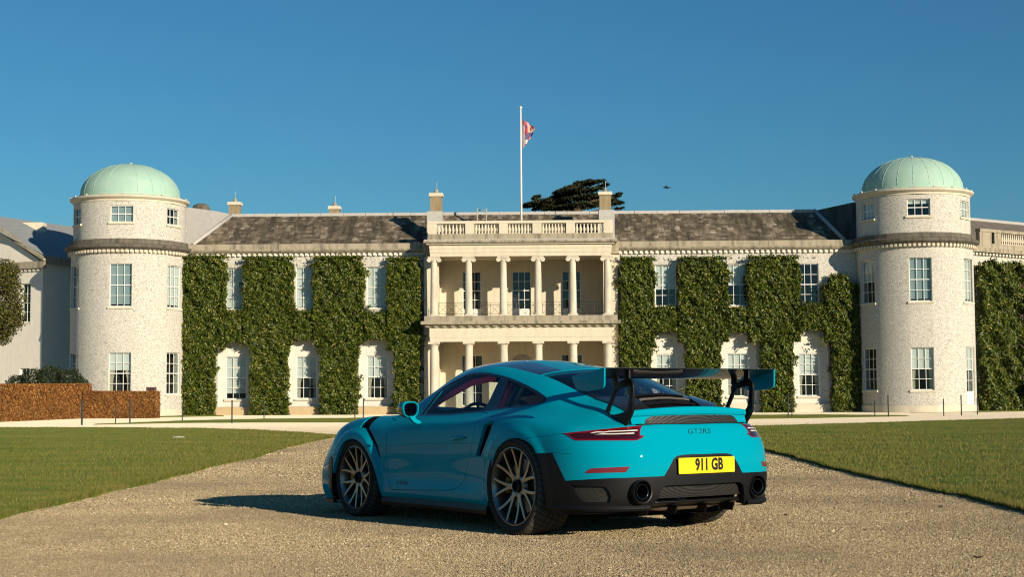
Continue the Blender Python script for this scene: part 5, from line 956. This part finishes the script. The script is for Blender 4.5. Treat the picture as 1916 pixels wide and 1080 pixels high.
setl(g['f_head'], 'headlight'); setl(~g['f_seam'] & g['f_seamb'] & (Cc[:, 1] > .7) & (Cc[:, 0] < -.2) & (Cc[:, 0] > -.57), 'gone'); setl(~g['f_seam2'] & g['f_seam2b'] & (Cc[:, 1] > .84) & (Cc[:, 0] < -.45) & (Cc[:, 0] > -.66), 'gone'); setl(g['f_light'], 'light_red'); setl(g['f_lightin'], 'light_dark'); setl(g['f_refl'], 'reflector')
setl(g['f_black'] & ~g['f_light'], 'bumper'); setl(g['f_meshL'], 'mesh_side'); setl(g['f_center'], 'gone'); setl(g['f_meshC'], 'mesh_mid'); setl(g['f_exh'], 'gone')
setl(g['f_slot'], 'slot'); setl(g['f_louv'], 'louvre'); setl(g['f_slit'], 'slit'); setl(g['f_blade'], 'blade')
setl(g['f_win'], 'trim'); setl(g['f_wing'] & g['f_bp0'], 'side_glass'); setl(g['f_wing'] & ~g['f_bp1'], 'quarter_glass')
setl(g['f_arch'], 'gone')
def piece(labels, name, mat, parent, sides=(1, -1), off=0.0, flange=.012, smooth=True, mask=None):
    """the faces with these labels, both halves or one, pushed by off along the normal, with a turned-in edge"""
    m = np.isin(lab, labels)
    if mask is not None: m = m & mask
    T = F[m]
    if len(T) == 0: print('EMPTY', name); return None
    ids, inv = np.unique(T, return_inverse=True); T = inv.reshape(T.shape); p = V[ids] + N[ids] * off; n = N[ids]
    E = np.concatenate([T[:, [0, 1]], T[:, [1, 2]], T[:, [2, 0]]]); key = np.sort(E, 1); uq, idx, cnt = np.unique(key, axis=0, return_index=True, return_counts=True)
    be = E[idx[cnt == 1]]; mid = (p[be[:, 0], 1] < 1e-4) & (p[be[:, 1], 1] < 1e-4); be = be[~mid]
    Vs, Fs, Ns = [], [], []; b = 0
    for sd in sides:
        P = p * [1, sd, 1]; Nn = n * [1, sd, 1]; t = T if sd > 0 else T[:, ::-1]; vv = [P]; nn = [Nn]; ff = [t]
        if flange and len(be):
            bi, binv = np.unique(be, return_inverse=True); binv = binv.reshape(be.shape); k = len(P)
            vv += [P[bi], P[bi] - Nn[bi] * flange]; nn += [Nn[bi] * 0, Nn[bi] * 0]; m2 = len(bi)
            quad = np.stack([k + binv[:, 1], k + binv[:, 0], k + m2 + binv[:, 0], k + m2 + binv[:, 1]], 1)
            if sd < 0: quad = quad[:, ::-1]
            ff += [quad[:, [0, 1, 2]], quad[:, [0, 2, 3]]]
        vv = np.concatenate(vv); Vs.append(vv); Ns.append(np.concatenate(nn)); Fs.append(np.concatenate(ff) + b); b += len(vv)
    Vs = np.concatenate(Vs); Fs = np.concatenate(Fs); Ns = np.concatenate(Ns)
    # outward winding
    fn = np.cross(Vs[Fs[:, 1]] - Vs[Fs[:, 0]], Vs[Fs[:, 2]] - Vs[Fs[:, 0]]); av = Ns[Fs].sum(1); fl = (fn * av).sum(1) < 0; Fs[fl] = Fs[fl][:, ::-1]
    # weld the centre line
    o = fastmesh(name, Vs, Fs, mat, parent, smooth)
    cn = Ns.copy(); z = np.linalg.norm(cn, axis=1) < .5; cn[z] = (0, 0, 0)
    o.data.normals_split_custom_set_from_vertices([tuple(c) for c in cn])
    return o
body = piece(['body'], 'body', PAINT, car, flange=.03)
tag(body, 'turquoise painted bodyshell')
for sd in (1, -1): 
    dr = piece(['door'], 'door', PAINT, car, (sd,), 0, .02)
    piece(['side_glass'], 'door_window', GLASS, dr, (sd,), -.004, 0); 
    piece(['quarter_glass'], 'quarter_window', GLASS, car, (sd,), -.004, 0)
    piece(['trim'], 'window_surround', GLOSSK, car, (sd,), 0, .012)
    piece(['slot'], 'side_intake', DARKIN, car, (sd,), -.055, 0)
    piece(['louvre'], 'fender_vent', DARKIN, car, (sd,), -.02, 0); piece(['slit'], 'fender_slit', DARKIN, car, (sd,), -.025, 0)
    tl = piece(['light_red'], 'tail_light', REDL, car, (sd,), .004, .02); tag(tl, 'red wrap-round tail light with two clear strips')
    piece(['light_dark'], 'smoked_lens', DARKRED, tl, (sd,), .001, .0)
    for nm in ('led1', 'led2'):
        pts = np.array(POLY[nm]); r = []
        for p in pts: P, n = on_body(*p); r.append((P + n * .006) * [1, sd, 1])
        r = np.array(r)
        MB().tube(r, [.0025] + [.0044] * (len(r) - 2) + [.0044], 8).build('light_strip', CLEARL, tl, True)
    rf = piece(['reflector'], 'reflector', REDL, car, (sd,), .003, .012); tag(rf, 'red bumper reflector')
    piece(['mesh_side'], 'side_grille', MESHM, car, (sd,), -.022, 0)
    piece(['headlight'], 'headlight', glass_mat('headlight_glass', (.6, .62, .64)) if sd > 0 else bpy.data.materials['headlight_glass'], car, (sd,), 0, .01)
    piece(['lid_side'], 'engine_cover_panel', CARBON, car, (sd,), .014, .03)
piece(['bumper'], 'rear_bumper_skirt', BLACKM, car, flange=.04)
piece(['blade'], 'front_air_blade', SATIN, car, flange=.02, off=.006)
piece(['mesh_mid'], 'rear_grille', MESHM, car, off=-.045, flange=0)
piece(['roof'], 'roof_panel', CARBON, car, flange=.01)
piece(['stripe'], 'roof_stripe', PAINT, car, flange=.01)
piece(['rear_glass'], 'rear_window', REARGLASS, car, off=-.003, flange=0)
piece(['windscreen'], 'windscreen', GLASS, car, off=-.003, flange=0)
piece(['lid_mid'], 'engine_cover', SATIN, car, off=-.02, flange=0)
_cab = (Cc[:, 0] > -.45) & (Cc[:, 0] < 1.95) & (Cc[:, 2] > .55)
_pil = (Cc[:, 0] > .95) & (Cc[:, 2] > .885) & (Cc[:, 1] > .5)
piece(['body', 'roof', 'stripe', 'door'], 'cabin_lining', DARKIN, car, off=-.024, flange=0, mask=_cab)
# ------------------------------------------------------------------ wheels
def tyre_mat():
    m = NT('tyre_rubber'); tc = m.node('TexCoord'); sx = m.node('SeparateXYZ'); m.l.new(tc.outputs['Object'], sx.inputs[0])
    at = m.math('ARCTAN2', sx.outputs[2], sx.outputs[0]); r = m.math('SQRT', m.math('ADD', m.math('MULTIPLY', sx.outputs[0], sx.outputs[0]), m.math('MULTIPLY', sx.outputs[2], sx.outputs[2])))
    w = m.math('ADD', m.math('MULTIPLY', at, 46 / (2 * math.pi)), m.math('MULTIPLY', sx.outputs[1], 9.0)); w = m.math('FRACT', w)
    tread = m.math('GREATER_THAN', r, .333); groove = m.math('MULTIPLY', m.math('LESS_THAN', w, .13), tread)
    n = m.noise(tc.outputs['Object'], 60, 4); base = m.mix(n, (.016, .015, .014), (.034, .031, .028))
    dust = m.mix(m.math('MULTIPLY', tread, .55), base, (.15, .135, .11)); m.set(color=m.mix(groove, dust, (.006, .006, .006)), rough=.8, spec=.3)
    m.bump(m.math('SUBTRACT', m.math('MULTIPLY', n, .05), groove), .8, .004); return m.mat
TYRE = tyre_mat()
def wheel_parts(Rt, Wd, rim):
    hw = Wd / 2; P = {}
    mid = (rim + Rt) / 2; pr_ = [(rim - .004, -hw + .03), (rim + .008, -hw + .008), (mid, -hw - .002), (Rt - .022, -hw + .004), (Rt - .007, -hw + .018), (Rt - .001, -hw + .042)]
    for gy in (-.055, 0.0, .055): pr_ += [(Rt, gy - .006), (Rt - .008, gy - .004), (Rt - .008, gy + .004), (Rt, gy + .006)]
    pr_ += [(Rt - .001, hw - .042), (Rt - .007, hw - .018), (Rt - .022, hw - .004), (mid, hw + .002), (rim + .008, hw - .008), (rim - .004, hw - .03)]
    t = MB(); t.lathe(pr_, 96, 'y'); P['tyre'] = (t.mesh('tyre', [TYRE], angle=40), TYRE)
    b = MB(); b.lathe([(rim - .016, -hw + .03), (rim - .032, -hw + .06), (rim - .034, hw - .09), (rim - .022, hw - .05), (rim - .016, hw - .024), (rim - .006, hw - .012), (rim, hw - .013), (rim + .003, hw - .02), (rim - .003, hw - .03)], 96, 'y')
    P['rim'] = (b.mesh('rim', [RIMM], angle=40), RIMM)
    face = lambda r: hw - .052 + .034 * ((r - .05) / (rim - .05))**1.6
    s = MB(); al = R_(14.2); re = rim - .014
    pol = lambda r, a: (r * math.sin(a), r * math.cos(a))
    def arm(sg):
        k = []
        for t_ in np.linspace(0, 1, 6):
            r = .088 + (re - .088) * t_; a = sg * (al * (.27 + .73 * t_)); k.append((r, a))
        return k
    w0, w1 = .0122, .0095; L = []; Ro = arm(1); Lo = arm(-1)
    outer_r = [pol(r, a + w / r) for (r, a), w in zip(Ro, np.linspace(w0, w1, 6))]; inner_r = [pol(r, a - w / r) for (r, a), w in zip(Ro, np.linspace(w0 * .9, w1, 6))]
    outer_l = [(-x, z) for x, z in outer_r]; inner_l = [(-x, z) for x, z in inner_r]
    loop = [(.030, .045)] + outer_r + inner_r[::-1][:-1] + [(0, .122)] + inner_l[1:] + outer_l[::-1] + [(-.030, .045)]
    s.prism([loop], lambda a, b_, h: (a, face(math.hypot(a, b_)) - h, b_), 0, .026)
    so_ = s.build('spoke', RIMM); bevel(so_, .0028, 2, 35); P['spoke'] = (so_.data, RIMM); bpy.data.objects.remove(so_)
    hb = MB(); f0 = hw - .052; hb.lathe([(.092, f0 - .03), (.082, f0 - .006), (.062, f0 + .002), (.05, f0 - .002), (.05, f0 - .03)], 40, 'y'); P['hub'] = (hb.mesh('hub', [RIMM], angle=40), RIMM)
    n = MB(); n.lathe([(.05, f0 - .02), (.048, f0 + .012), (.040, f0 + .020), (.034, f0 + .018), (.030, f0 - .004), (.0, f0 - .004)], 24, 'y'); P['centre_lock'] = (n.mesh('centre_lock', [SATIN], angle=30), SATIN)
    d = MB(); d.lathe([(.0, hw - .115), (.195, hw - .115), (.195, hw - .145), (0, hw - .145)], 48, 'y'); P['brake_disc'] = (d.mesh('brake_disc', [STEEL], angle=30), STEEL)
    c = MB(); A = np.linspace(-.30, .30, 9)
    for i in range(8):
        a, a2 = A[i], A[i + 1]; V = []
        for h in (hw - .085, hw - .17):
            for r, q in ((.15, a), (.205, a), (.205, a2), (.15, a2)): V.append((r * math.cos(q), h, r * math.sin(q)))
        c.add(V, [(0, 1, 2, 3), (4, 7, 6, 5), (0, 4, 5, 1), (1, 5, 6, 2), (2, 6, 7, 3), (3, 7, 4, 0)])
    P['brake_caliper'] = (c.mesh('brake_caliper', [YELLOW]), YELLOW)
    return P
for cx, cz, Rt, Wd, rim, tr in ((2.453, .338, .340, .262, .2715, .794), (0, .354, .3555, .322, .284, .7785)):
    P = wheel_parts(Rt, Wd, rim)
    for sd in (1, -1):
        w = empty('wheel', (cx, sd * tr, cz), car); w['label'] = 'wheel with bronze Y-shaped spokes and low tyre'
        if sd < 0: w.rotation_euler = (0, 0, math.pi)
        for nm in ('tyre', 'rim', 'hub', 'centre_lock', 'brake_disc', 'brake_caliper'): link(nm, P[nm][0], None, w)
        spin = R_(5 - 14.2 - 0) if cx == 0 else R_(12)
        for k in range(7):
            o = link('spoke', P['spoke'][0], None, w); o.rotation_euler = (0, spin + k * 2 * math.pi / 7 + R_(0), 0)
        l = MB(); l.lathe([(.0, -Wd / 2 - .05), (Rt + .045, -Wd / 2 - .05), (Rt + .045, Wd / 2 - .06)], 40, 'y', (cx, 0, cz), -.45, math.pi + .45); 
        lo = l.build('wheel_arch_liner', DARKIN, car); lo.location = (0, sd * tr, 0)
        if sd < 0: lo.rotation_euler = (0, 0, math.pi); lo.location = (2 * cx, -tr, 0)
# ------------------------------------------------------------------ underside, skirts, lips
m = MB(); m.box(-.52, 3.15, -.58, .58, .13, .19); m.box(.40, 2.05, -.80, .80, .12, .20); m.build('floor_pan', DARKIN, car)
m = MB(); m.box(-.42, 1.95, -.74, .74, .30, .36); m.box(-.44, -.40, -.55, .55, .3, .84); m.box(1.94, 1.98, -.70, .70, .30, .86); m.build('cabin_tub', DARKIN, car)
for sd in (1, -1):
    s = MB(); pts = np.linspace(.415, 2.035, 14); rows = []
    for x in pts:
        yo = np.interp(x, [.4, .7, 1.2, 1.9, 2.04], [.882, .862, .850, .862, .872]); rows.append([(x, sd * (yo - .06), .19), (x, sd * yo, .196), (x, sd * (yo + .012), .155), (x, sd * (yo + .004), .125), (x, sd * (yo - .10), .118)])
    s.grid(rows); s.build('side_skirt', SATIN, car, angle=30)
    # front splitter lip
    s = MB(); rows = []
    for j in range(int(BG.shape[0] * .34)):
        p = BG[j, 0]
        if p[0] < 2.84: break
        n_ = np.array([BN[j, 4, 0], BN[j, 4, 1], 0]); n_ /= np.linalg.norm(n_); q = p + n_ * .035
        rows.append([(q[0] - n_[0] * .12, sd * (q[1] - n_[1] * .12), .142), (q[0], sd * q[1], .132), (q[0], sd * q[1], .105), (q[0] - n_[0] * .12, sd * (q[1] - n_[1] * .12), .100)])
    s.grid(rows, False, False); s.build('front_splitter', SATIN, car, angle=40)
    # rear skirt lip, from the wheel arch round to the centre recess
    s = MB(); rows = []
    for j in range(int(BG.shape[0] * .6), BG.shape[0]):
        k = 3; p = BG[j, k]
        if p[0] > -.40 or p[1] < .44: continue
        n_ = np.array([BN[j, 12, 0], BN[j, 12, 1], 0]); n_ /= np.linalg.norm(n_); o = .030; t_ = np.clip((-.40 - p[0]) / .3, 0, 1)
        q = p + n_ * (.012 + .016 * t_)
        rows.append([(p[0], sd * p[1], .262), (q[0] - n_[0] * .004, sd * (q[1] - n_[1] * .004), .232), (q[0], sd * q[1], .222), (q[0] - n_[0] * .01, sd * (q[1] - n_[1] * .01), .205), (p[0] - n_[0] * .10, sd * (p[1] - n_[1] * .10), .20)])
    s.grid(rows); s.build('bumper_lip', BLACKM, car, angle=50)
    # exhaust
    e = MB(); e.m = 0
    ax = (0, sd * .536, .339); x0 = -1.0
    e.lathe([(.078, -.86), (.083, x0 + .035), (.084, x0 - .004), (.080, x0 - .012), (.073, x0 - .010), (.067, x0 + .012), (.065, -.80)], 48, 'x', ax); eo = e.build('exhaust_surround', SATIN, car, angle=40)
    e = MB(); e.lathe([(.056, -.80), (.056, x0 + .004), (.053, x0 - .004), (.047, x0 - .002), (.045, x0 + .02), (.043, -.72), (0, -.72)], 40, 'x', ax); po = e.build('exhaust_pipe', GLOSSK, eo, angle=40)
# centre recess: diffuser floor, strakes, cross tube
m = MB(); rows = []
for y in np.linspace(-.46, .46, 13): rows.append([(-.985 + .05 * (y / .46)**2, y, .268), (-.93, y, .245), (-.80, y, .215), (-.62, y, .205)])
m.grid(rows); m.build('diffuser_panel', SATIN, car)
m = MB(); m.tube([(-.955 + .03 * (y / .46)**2, y, .256) for y in np.linspace(-.45, .45, 9)], .011, 8); m.build('diffuser_rim', SATIN, car, True)
warm = simple('dusty_pipe_metal', (.16, .11, .075), .5, .3, 25, metal=.5)
m = MB(); m.tube([(-.72, -.40, .225), (-.78, -.2, .21), (-.78, .2, .21), (-.72, .40, .225)], .028, 10); m.build('exhaust_crossover', warm, car, True)
for y in (.40, .14, -.14, -.40):
    m = MB(); m.prism([[(-.90, .225), (-.875, .165), (-.76, .165), (-.72, .22)]], lambda a, b, h: (a, y + h, b), -.006, .006); m.build('diffuser_strake', SATIN, car)
# ------------------------------------------------------------------ ducktail
def shell_z(x, y):
    d = (BG[..., 0] - x)**2 + (BG[..., 1] - abs(y))**2 + (BG[..., 2] < .6) * 9; k = np.unravel_index(d.argmin(), d.shape); return BG[k][2]
rows = []; YW = .535
for y in np.linspace(-YW, YW, 41):
    t = (y / YW)**2; dx = .055 * t; dz = -.026 * t; e = sstep(.90, 1.0, abs(y / YW)); zl = .917 + dz
    zf = shell_z(-.80, y) + .002
    rows.append([(-.785 + dx * .7, y, zf - .012), (-.80 + dx * .7, y, zf + .003), (-.84 + dx * .85, y, zf * .5 + zl * .5 - .006), (-.875 + dx, y, zl - .012), (-.905 + dx, y, zl - .003), (-.936 + dx, y, zl + .003), (-.947 + dx, y, zl - .001), (-.952 + dx, y, zl - .008),
                 (-.953 + dx, y, zl - .030), (-.948 + dx, y, .866 + dz * .5), (-.940 + dx, y, .862 + dz * .5), (-.938 + dx, y, .856 + dz * .5), (-.944 + dx, y, .826), (-.952 + dx, y, .800), (-.93 + dx, y, .790)])
rows = np.array(rows)
m = MB(); m.grid(rows)
for r in (rows[0], rows[-1]): m.add([tuple(p) for p in r], [list(range(len(r)))])
dk = m.build('ducktail_spoiler', PAINT, car, angle=38)
vr = []
for y in np.linspace(-.43, .43, 30):
    t = (y / YW)**2; dx = .055 * t; dz = -.026 * t; k = .026 * sstep(.38, .43, abs(y)); vr.append([(-.9425 + dx, y, .859 + dz * .5 - k), (-.9485 + dx, y, .828 - k * .5), (-.956 + dx, y, .801)])
m = MB(); m.grid(vr); m.build('ducktail_grille', MESHM, dk)
br = [[(p[0][0] + .001, p[0][1] * 1.012, p[0][2] + .004), (p[0][0] - .004, p[0][1] * 1.012, p[0][2] + .001)] for p in vr]
m = MB(); m.tube([(-.957 + .055 * (y / YW)**2, y, .797) for y in np.linspace(-.50, .50, 21)], .005, 6); m.build('ducktail_seal', SATIN, dk, True)
# slats under the rear window
for k, (x, z) in enumerate(((-.53, .012), (-.60, .010), (-.67, .008))):
    m = MB(); pts = []
    for y in np.linspace(-.235, .235, 9): pts.append([(x + .028, y, shell_z(x + .028, y) + .001), (x - .012, y, shell_z(x - .012, y) + z + .004), (x - .022, y, shell_z(x - .022, y) + z - .006), (x, y, shell_z(x, y) - .012)])
    m.grid(pts); m.build('engine_cover_slat', simple('grey_slat', (.10, .09, .08), .45, .15, 60) if k == 1 else SATIN, car, angle=30)
# ------------------------------------------------------------------ rear wing
wing = MB(); prof = []
for t in np.linspace(0, 1, 15): prof.append((-.575 - .37 * t, 1.140 + .050 * t**1.15 + .012 * math.sin(math.pi * t)**.8 * (1 - t)))
for t in np.linspace(1, 0, 15)[:-1]: prof.append((-.575 - .37 * t, 1.140 + .050 * t**1.15 - .004 - .030 * math.sin(math.pi * min(1, t**.75))**1.0 * (1 - .25 * t)))
rows = [[(x, y, z) for x, z in prof] for y in np.linspace(-.787, .787, 9)]
wing.grid(rows, False, True)
for r in (rows[0], rows[-1]): wing.add(r, [list(range(len(r)))])
wo = wing.build('rear_wing', CARBON, car, angle=50)
EP = [(-.938, 1.187), (-.934, 1.075), (-.928, 1.058), (-.912, 1.048), (-.86, 1.041), (-.72, 1.031), (-.66, 1.036), (-.612, 1.052), (-.585, 1.09), (-.566, 1.128), (-.572, 1.138), (-.66, 1.148), (-.80, 1.168), (-.90, 1.184), (-.925, 1.189)]
for sd in (1, -1):
    m = MB(); m.prism([EP], lambda a, b, h: (a, sd * (.787 + h), b), 0, .014); eo = m.build('end_plate', PAINT, wo); bevel(eo, .005, 3, 40)
    UP = [(-.596, .850), (-.653, .907), (-.697, .974), (-.741, 1.046), (-.73, 1.114), (-.727, 1.142), (-.777, 1.142), (-.778, 1.095), (-.80, 1.092), (-.826, 1.100), (-.868, 1.115), (-.870, 1.172), (-.919, 1.176), (-.918, 1.118), (-.946, 1.100), (-.959, 1.075), (-.962, 1.043), (-.954, .971), (-.944, .88), (-.915, .84), (-.877, .795), (-.855, .776), (-.75, .795)]
    HO = [(-.762, 1.03), (-.775, 1.041), (-.792, 1.047), (-.905, 1.062), (-.916, 1.058), (-.919, 1.028), (-.91, .972), (-.896, .916), (-.882, .898), (-.862, .887), (-.80, .874), (-.745, .867), (-.69, .868), (-.676, .878), (-.696, .922), (-.74, .989)]
    m = MB(); m.prism([UP, HO], lambda a, b, h: (a, sd * (.560 + h), b), -.009, .009); uo = m.build('wing_upright', SATIN, wo); bevel(uo, .003, 2, 40)
# ------------------------------------------------------------------ mirrors, handles, badges, plate
for sd in (1, -1):
    def ring(x, s_, ox=0, oz=0, n=28):
        out = []
        for k in range(n):
            a = 2 * math.pi * k / n; c_, s2 = math.cos(a), math.sin(a); p = 2 / 2.7
            yy = .070 * s_ * math.copysign(abs(c_)**p, c_); zz = .066 * s_ * math.copysign(abs(s2)**p, s2); yy *= 1 + .18 * (zz / .066) * .6
            out.append((1.415 + x + (yy * .12), sd * (.950 + yy + ox), .917 + zz + oz))
        return out
    cap = MB(); cap.grid([ring(.018, 1.0), ring(.05, 1.03), ring(.09, .95), ring(.125, .74), ring(.145, .42), ring(.152, .02)], False, True); mo = cap.build('mirror', CARBON, car, True)
    fr = MB(); fr.grid([ring(.022, .80), ring(.002, .83), ring(-.004, .90), ring(.002, .98), ring(.020, 1.012)], False, True); fr.build('mirror_frame', PAINT, mo, True)
    gl = MB(); r = ring(.014, .83); gl.add(r, [list(range(len(r)))]); mm = NT('mirror_glass'); mm.set(color=(.035, .035, .045), metal=1.0, rough=.02); gl.build('mirror_glass', mm.mat, mo)
    ft = MB(); ft.prism([[(.925, .866), (.975, .866), (.958, .842), (.935, .815), (.90, .800), (.865, .805), (.872, .825), (.905, .838)]], lambda a, b, h: (1.405 + h + (a - .9) * .1, sd * a, b), -.010, .03); fo = ft.build('mirror_foot', PAINT, mo); bevel(fo, .006, 2, 30)
    # door handle with its shallow scoop
    h = MB(); rows = []
    for t in np.linspace(0, 1, 13):
        x = .69 + .235 * t; P, n_ = on_body(x, .885, .700 - .012 * t); b_ = .016 * math.sin(math.pi * min(max(t, .02), .98))**.35; o_ = .024 * math.sin(math.pi * min(max(t, .03), .97))**.4
        rows.append([(P[0] , sd * (P[1] + dy), P[2] + dz) for dy, dz in ((-.004, b_), (o_ * .7, b_ * .9), (o_, b_ * .3), (o_, -b_ * .5), (o_ * .7, -b_), (-.004, -b_))])
    h.grid(rows); h.build('door_handle', PAINT, [o for o in car.children if o.name.startswith('door') and not o.name.startswith('door_')][0 if sd > 0 else 1], True)
    # vent fins on the front wings and in the side intakes
    for k in range(4):
        x = 2.365 - k * .036; pts = []
        for y in np.linspace(.715, .875, 8): zz = shell_z(x, y); pts.append([(x + .012, y * sd, zz - .020), (x - .010, y * sd, shell_z(x - .010, y) - .002), (x - .013, y * sd, shell_z(x - .013, y) - .006)])
        f_ = MB(); f_.grid(pts); f_.build('vent_fin', SATIN, car)
def text_mesh(s, size, xs=1.0, bold=0.0, shear=0.0, space=1.0):
    c = bpy.data.curves.new('lettering', 'FONT'); c.body = s; c.size = size; c.offset = bold; c.shear = shear; c.space_character = space; c.align_x = 'CENTER'; c.align_y = 'CENTER'; c.resolution_u = 4
    o = bpy.data.objects.new('lettering', c); COL.objects.link(o); bpy.context.view_layer.update()
    me = bpy.data.meshes.new_from_object(o.evaluated_get(bpy.context.evaluated_depsgraph_get())); bpy.data.objects.remove(o); bpy.data.curves.remove(c)
    for v in me.vertices: v.co.x *= xs
    return me
pl = MB(); pw, ph = .26, .0555; pts = []
for k in range(4):
    cx_, cy_ = ((1, 1), (-1, 1), (-1, -1), (1, -1))[k]
    for a in np.linspace(0, math.pi / 2, 5): pts.append((cx_ * (pw - .008) + .008 * math.cos(a + k * math.pi / 2), cy_ * (ph - .008) + .008 * math.sin(a + k * math.pi / 2)))
pl.prism([pts], lambda a, b, h: (-1.060 - h, -a, .507 + b), 0, .004); po = pl.build('number_plate', PLATEY, car)
def plate_text(s, size, xs, u, v, bold, name='lettering'):
    me = text_mesh(s, size, xs, bold)
    for q in me.vertices: q.co = Vector((-1.0652, -(q.co.x + u), .507 + q.co.y + v))
    me.materials.clear(); link(name, me, INK, po)
plate_text('911 GB', .113, .74, .02, .002, .0045)
plate_text('- - - - - - - -', .012, 1.0, .02, -.046, 0)
bk = MB(); bk.box(-1.060, -1.035, -.235, .235, .462, .552); bk.build('plate_bracket', BLACKM, po)
def body_text(s, size, centre, mode, shear, xs, bold, space):
    me = text_mesh(s, size, xs, bold, shear, space)
    for q in me.vertices:
        u, v = q.co.x, q.co.y
        if mode == 'rear':
            y, z = centre[0] - u, centre[1] + v; d = (BG[..., 1] - abs(y))**2 + (BG[..., 2] - z)**2 + (BG[..., 0] > -.6) * 9
        else:
            x, z = centre[0] - u, centre[1] + v; d = (BG[..., 0] - x)**2 + (BG[..., 2] - z)**2 + (BG[..., 1] < .6) * 9
        k = np.unravel_index(d.argmin(), d.shape); P, n_ = BG[k], BN[k]
        if mode == 'rear': xx = P[0] - ((y - P[1]) * n_[1] + (z - P[2]) * n_[2]) / n_[0]; q.co = Vector((xx - .0015, y, z)) if y >= 0 else Vector((P[0] - .0015 - (z - P[2]) * n_[2] / n_[0], y, z))
        else: yy = P[1] - ((x - P[0]) * n_[0] + (z - P[2]) * n_[2]) / n_[1]; q.co = Vector((x, yy + .0015, z))
    me.materials.clear(); return me
me = body_text('GT2RS', .050, (.012, .742), 'rear', .25, 1.45, -.0005, 1.05); link('badge', me, SATIN, car)
me = body_text('GT2RS', .042, (1.69, .318), 'side', .25, 1.55, .0005, 1.0); link('badge', me, SATIN, [o for o in car.children if o.name == 'door'][0])
# ------------------------------------------------------------------ cabin
for sd in (1, -1):
    m = MB(); rows = []
    for t in np.linspace(0, 1, 12):
        x, z, y = np.interp(t, [0, .35, .75, 1], [1.74, 1.46, 1.10, .80]), np.interp(t, [0, .35, .75, 1], [.885, 1.01, 1.135, 1.165]), np.interp(t, [0, .35, .75, 1], [.665, .612, .565, .548]); w = .030
        rows.append([(x - w * .35, sd * y, z - w), (x - w * .1, sd * (y - .012), z), (x + w * .35, sd * y, z + w), (x + w * .1, sd * (y - .03), z)])
    m.grid(rows, False, True); m.build('pillar_trim', REDFAB, car, True)
    m = MB(); m.grid([[(a[0], sd * a[1], a[2]), (b[0], sd * b[1], b[2])] for a, b in zip([(1.76, .670, .90), (1.48, .617, 1.03), (1.12, .57, 1.155), (.80, .553, 1.185)], [(1.58, .765, .880), (1.45, .640, 1.085), (1.24, .575, 1.182), (.92, .563, 1.212)])]); m.build('pillar_lining', DARKIN, car)
m = MB(); m.grid([[(x, y, z - .05 * (y / .5)**2) for y in np.linspace(-.53, .53, 9)] for x, z in ((1.46, 1.215), (1.38, 1.19), (1.25, 1.175), (1.0, 1.19), (.6, 1.17), (.3, 1.11))]); m.build('headlining', DARKIN, car, True)
m = MB(); rows = []
for y in np.linspace(-.69, .69, 15):
    b = .035 * math.exp(-((y - .36) / .17)**2); rows.append([(1.99, y, .868), (1.80, y, .880 + b * .2), (1.60, y, .892 + b * .7), (1.46, y, .900 + b), (1.42, y, .880 + b), (1.42, y, .60)])
m.grid(rows); m.build('dashboard', DARKIN, car, True)
m = MB(); cw = Vector((1.27, .36, .80)); ax = Vector((-.9, 0, .43)).normalized(); e1 = Vector((0, 1, 0)); e2 = ax.cross(e1)
m.tube([cw + (e1 * math.cos(a) + e2 * math.sin(a)) * .178 for a in np.linspace(0, 2 * math.pi, 33)[:-1]], .014, 8, closed=True)
for a in (0, math.pi, -math.pi / 2): m.tube([cw, cw + (e1 * math.cos(a) + e2 * math.sin(a)) * .17], .012, 6)
m.build('steering_wheel', DARKIN, car, True)
for sd in (1, -1):
    st = empty('seat', (0, 0, 0), car); yc = sd * .33
    def back(xo, w, zs, th):
        rows = []
        for t in np.linspace(0, 1, 10):
            z = .45 + .70 * t; x = .80 - .20 * t - xo; hw_ = w * (1 - .08 * t) if t < .72 else w * (.94 - 1.5 * (t - .72)**1.0 * .9)
            rows.append([(x + .07, yc - hw_, z), (x + .01, yc - hw_ * .6, z), (x, yc, z), (x + .01, yc + hw_ * .6, z), (x + .07, yc + hw_, z), (x - .05, yc + hw_ * 1.02, z), (x - th, yc + hw_ * .6, z), (x - th, yc, z), (x - th, yc - hw_ * .6, z), (x - .05, yc - hw_ * 1.02, z)])
        return rows
    m = MB(); r = back(0, .21, 0, .09); m.grid(r, False, True); m.add(r[-1], [list(range(10))]); m.build('seat_back', CARBON, st, True)
    m = MB(); rows = []
    for t in np.linspace(.02, .93, 8):
        z = .45 + .70 * t; x = .80 - .20 * t + .012; rows.append([(x + .075, yc + y_, z) if abs(y_) > .18 else (x + .012, yc + y_, z) for y_ in (-.20, -.16, -.08, 0, .08, .16, .20)])
    m.grid(rows); m.build('seat_facing', REDFAB, st, True)
    m = MB(); m.box(.80, 1.25, yc - .2, yc + .2, .36, .48); m.build('seat_cushion', REDFAB, st)
    m = MB(); m.prism([[(.560, 1.13), (.585, 1.13), (.777, .915), (.64, .915), (.565, 1.05)]], lambda a, b, h: (a, sd * (.562 + h), b), -.012, .012); m.build('seat_belt', REDFAB, car)
    m = MB(); m.tube([(-.28, sd * .50, .66), (-.05, sd * .50, .86), (.22, sd * .53, 1.06), (.34, sd * .50, 1.13)], .019, 10); m.build('roll_bar', STEEL, car, True)
m = MB(); m.tube([(.34, .50, 1.13), (.36, .3, 1.17), (.36, -.3, 1.17), (.34, -.50, 1.13)], .019, 10); m.tube([(.30, .52, 1.08), (.02, -.45, .70)], .017, 10); m.build('roll_bar', STEEL, car, True)
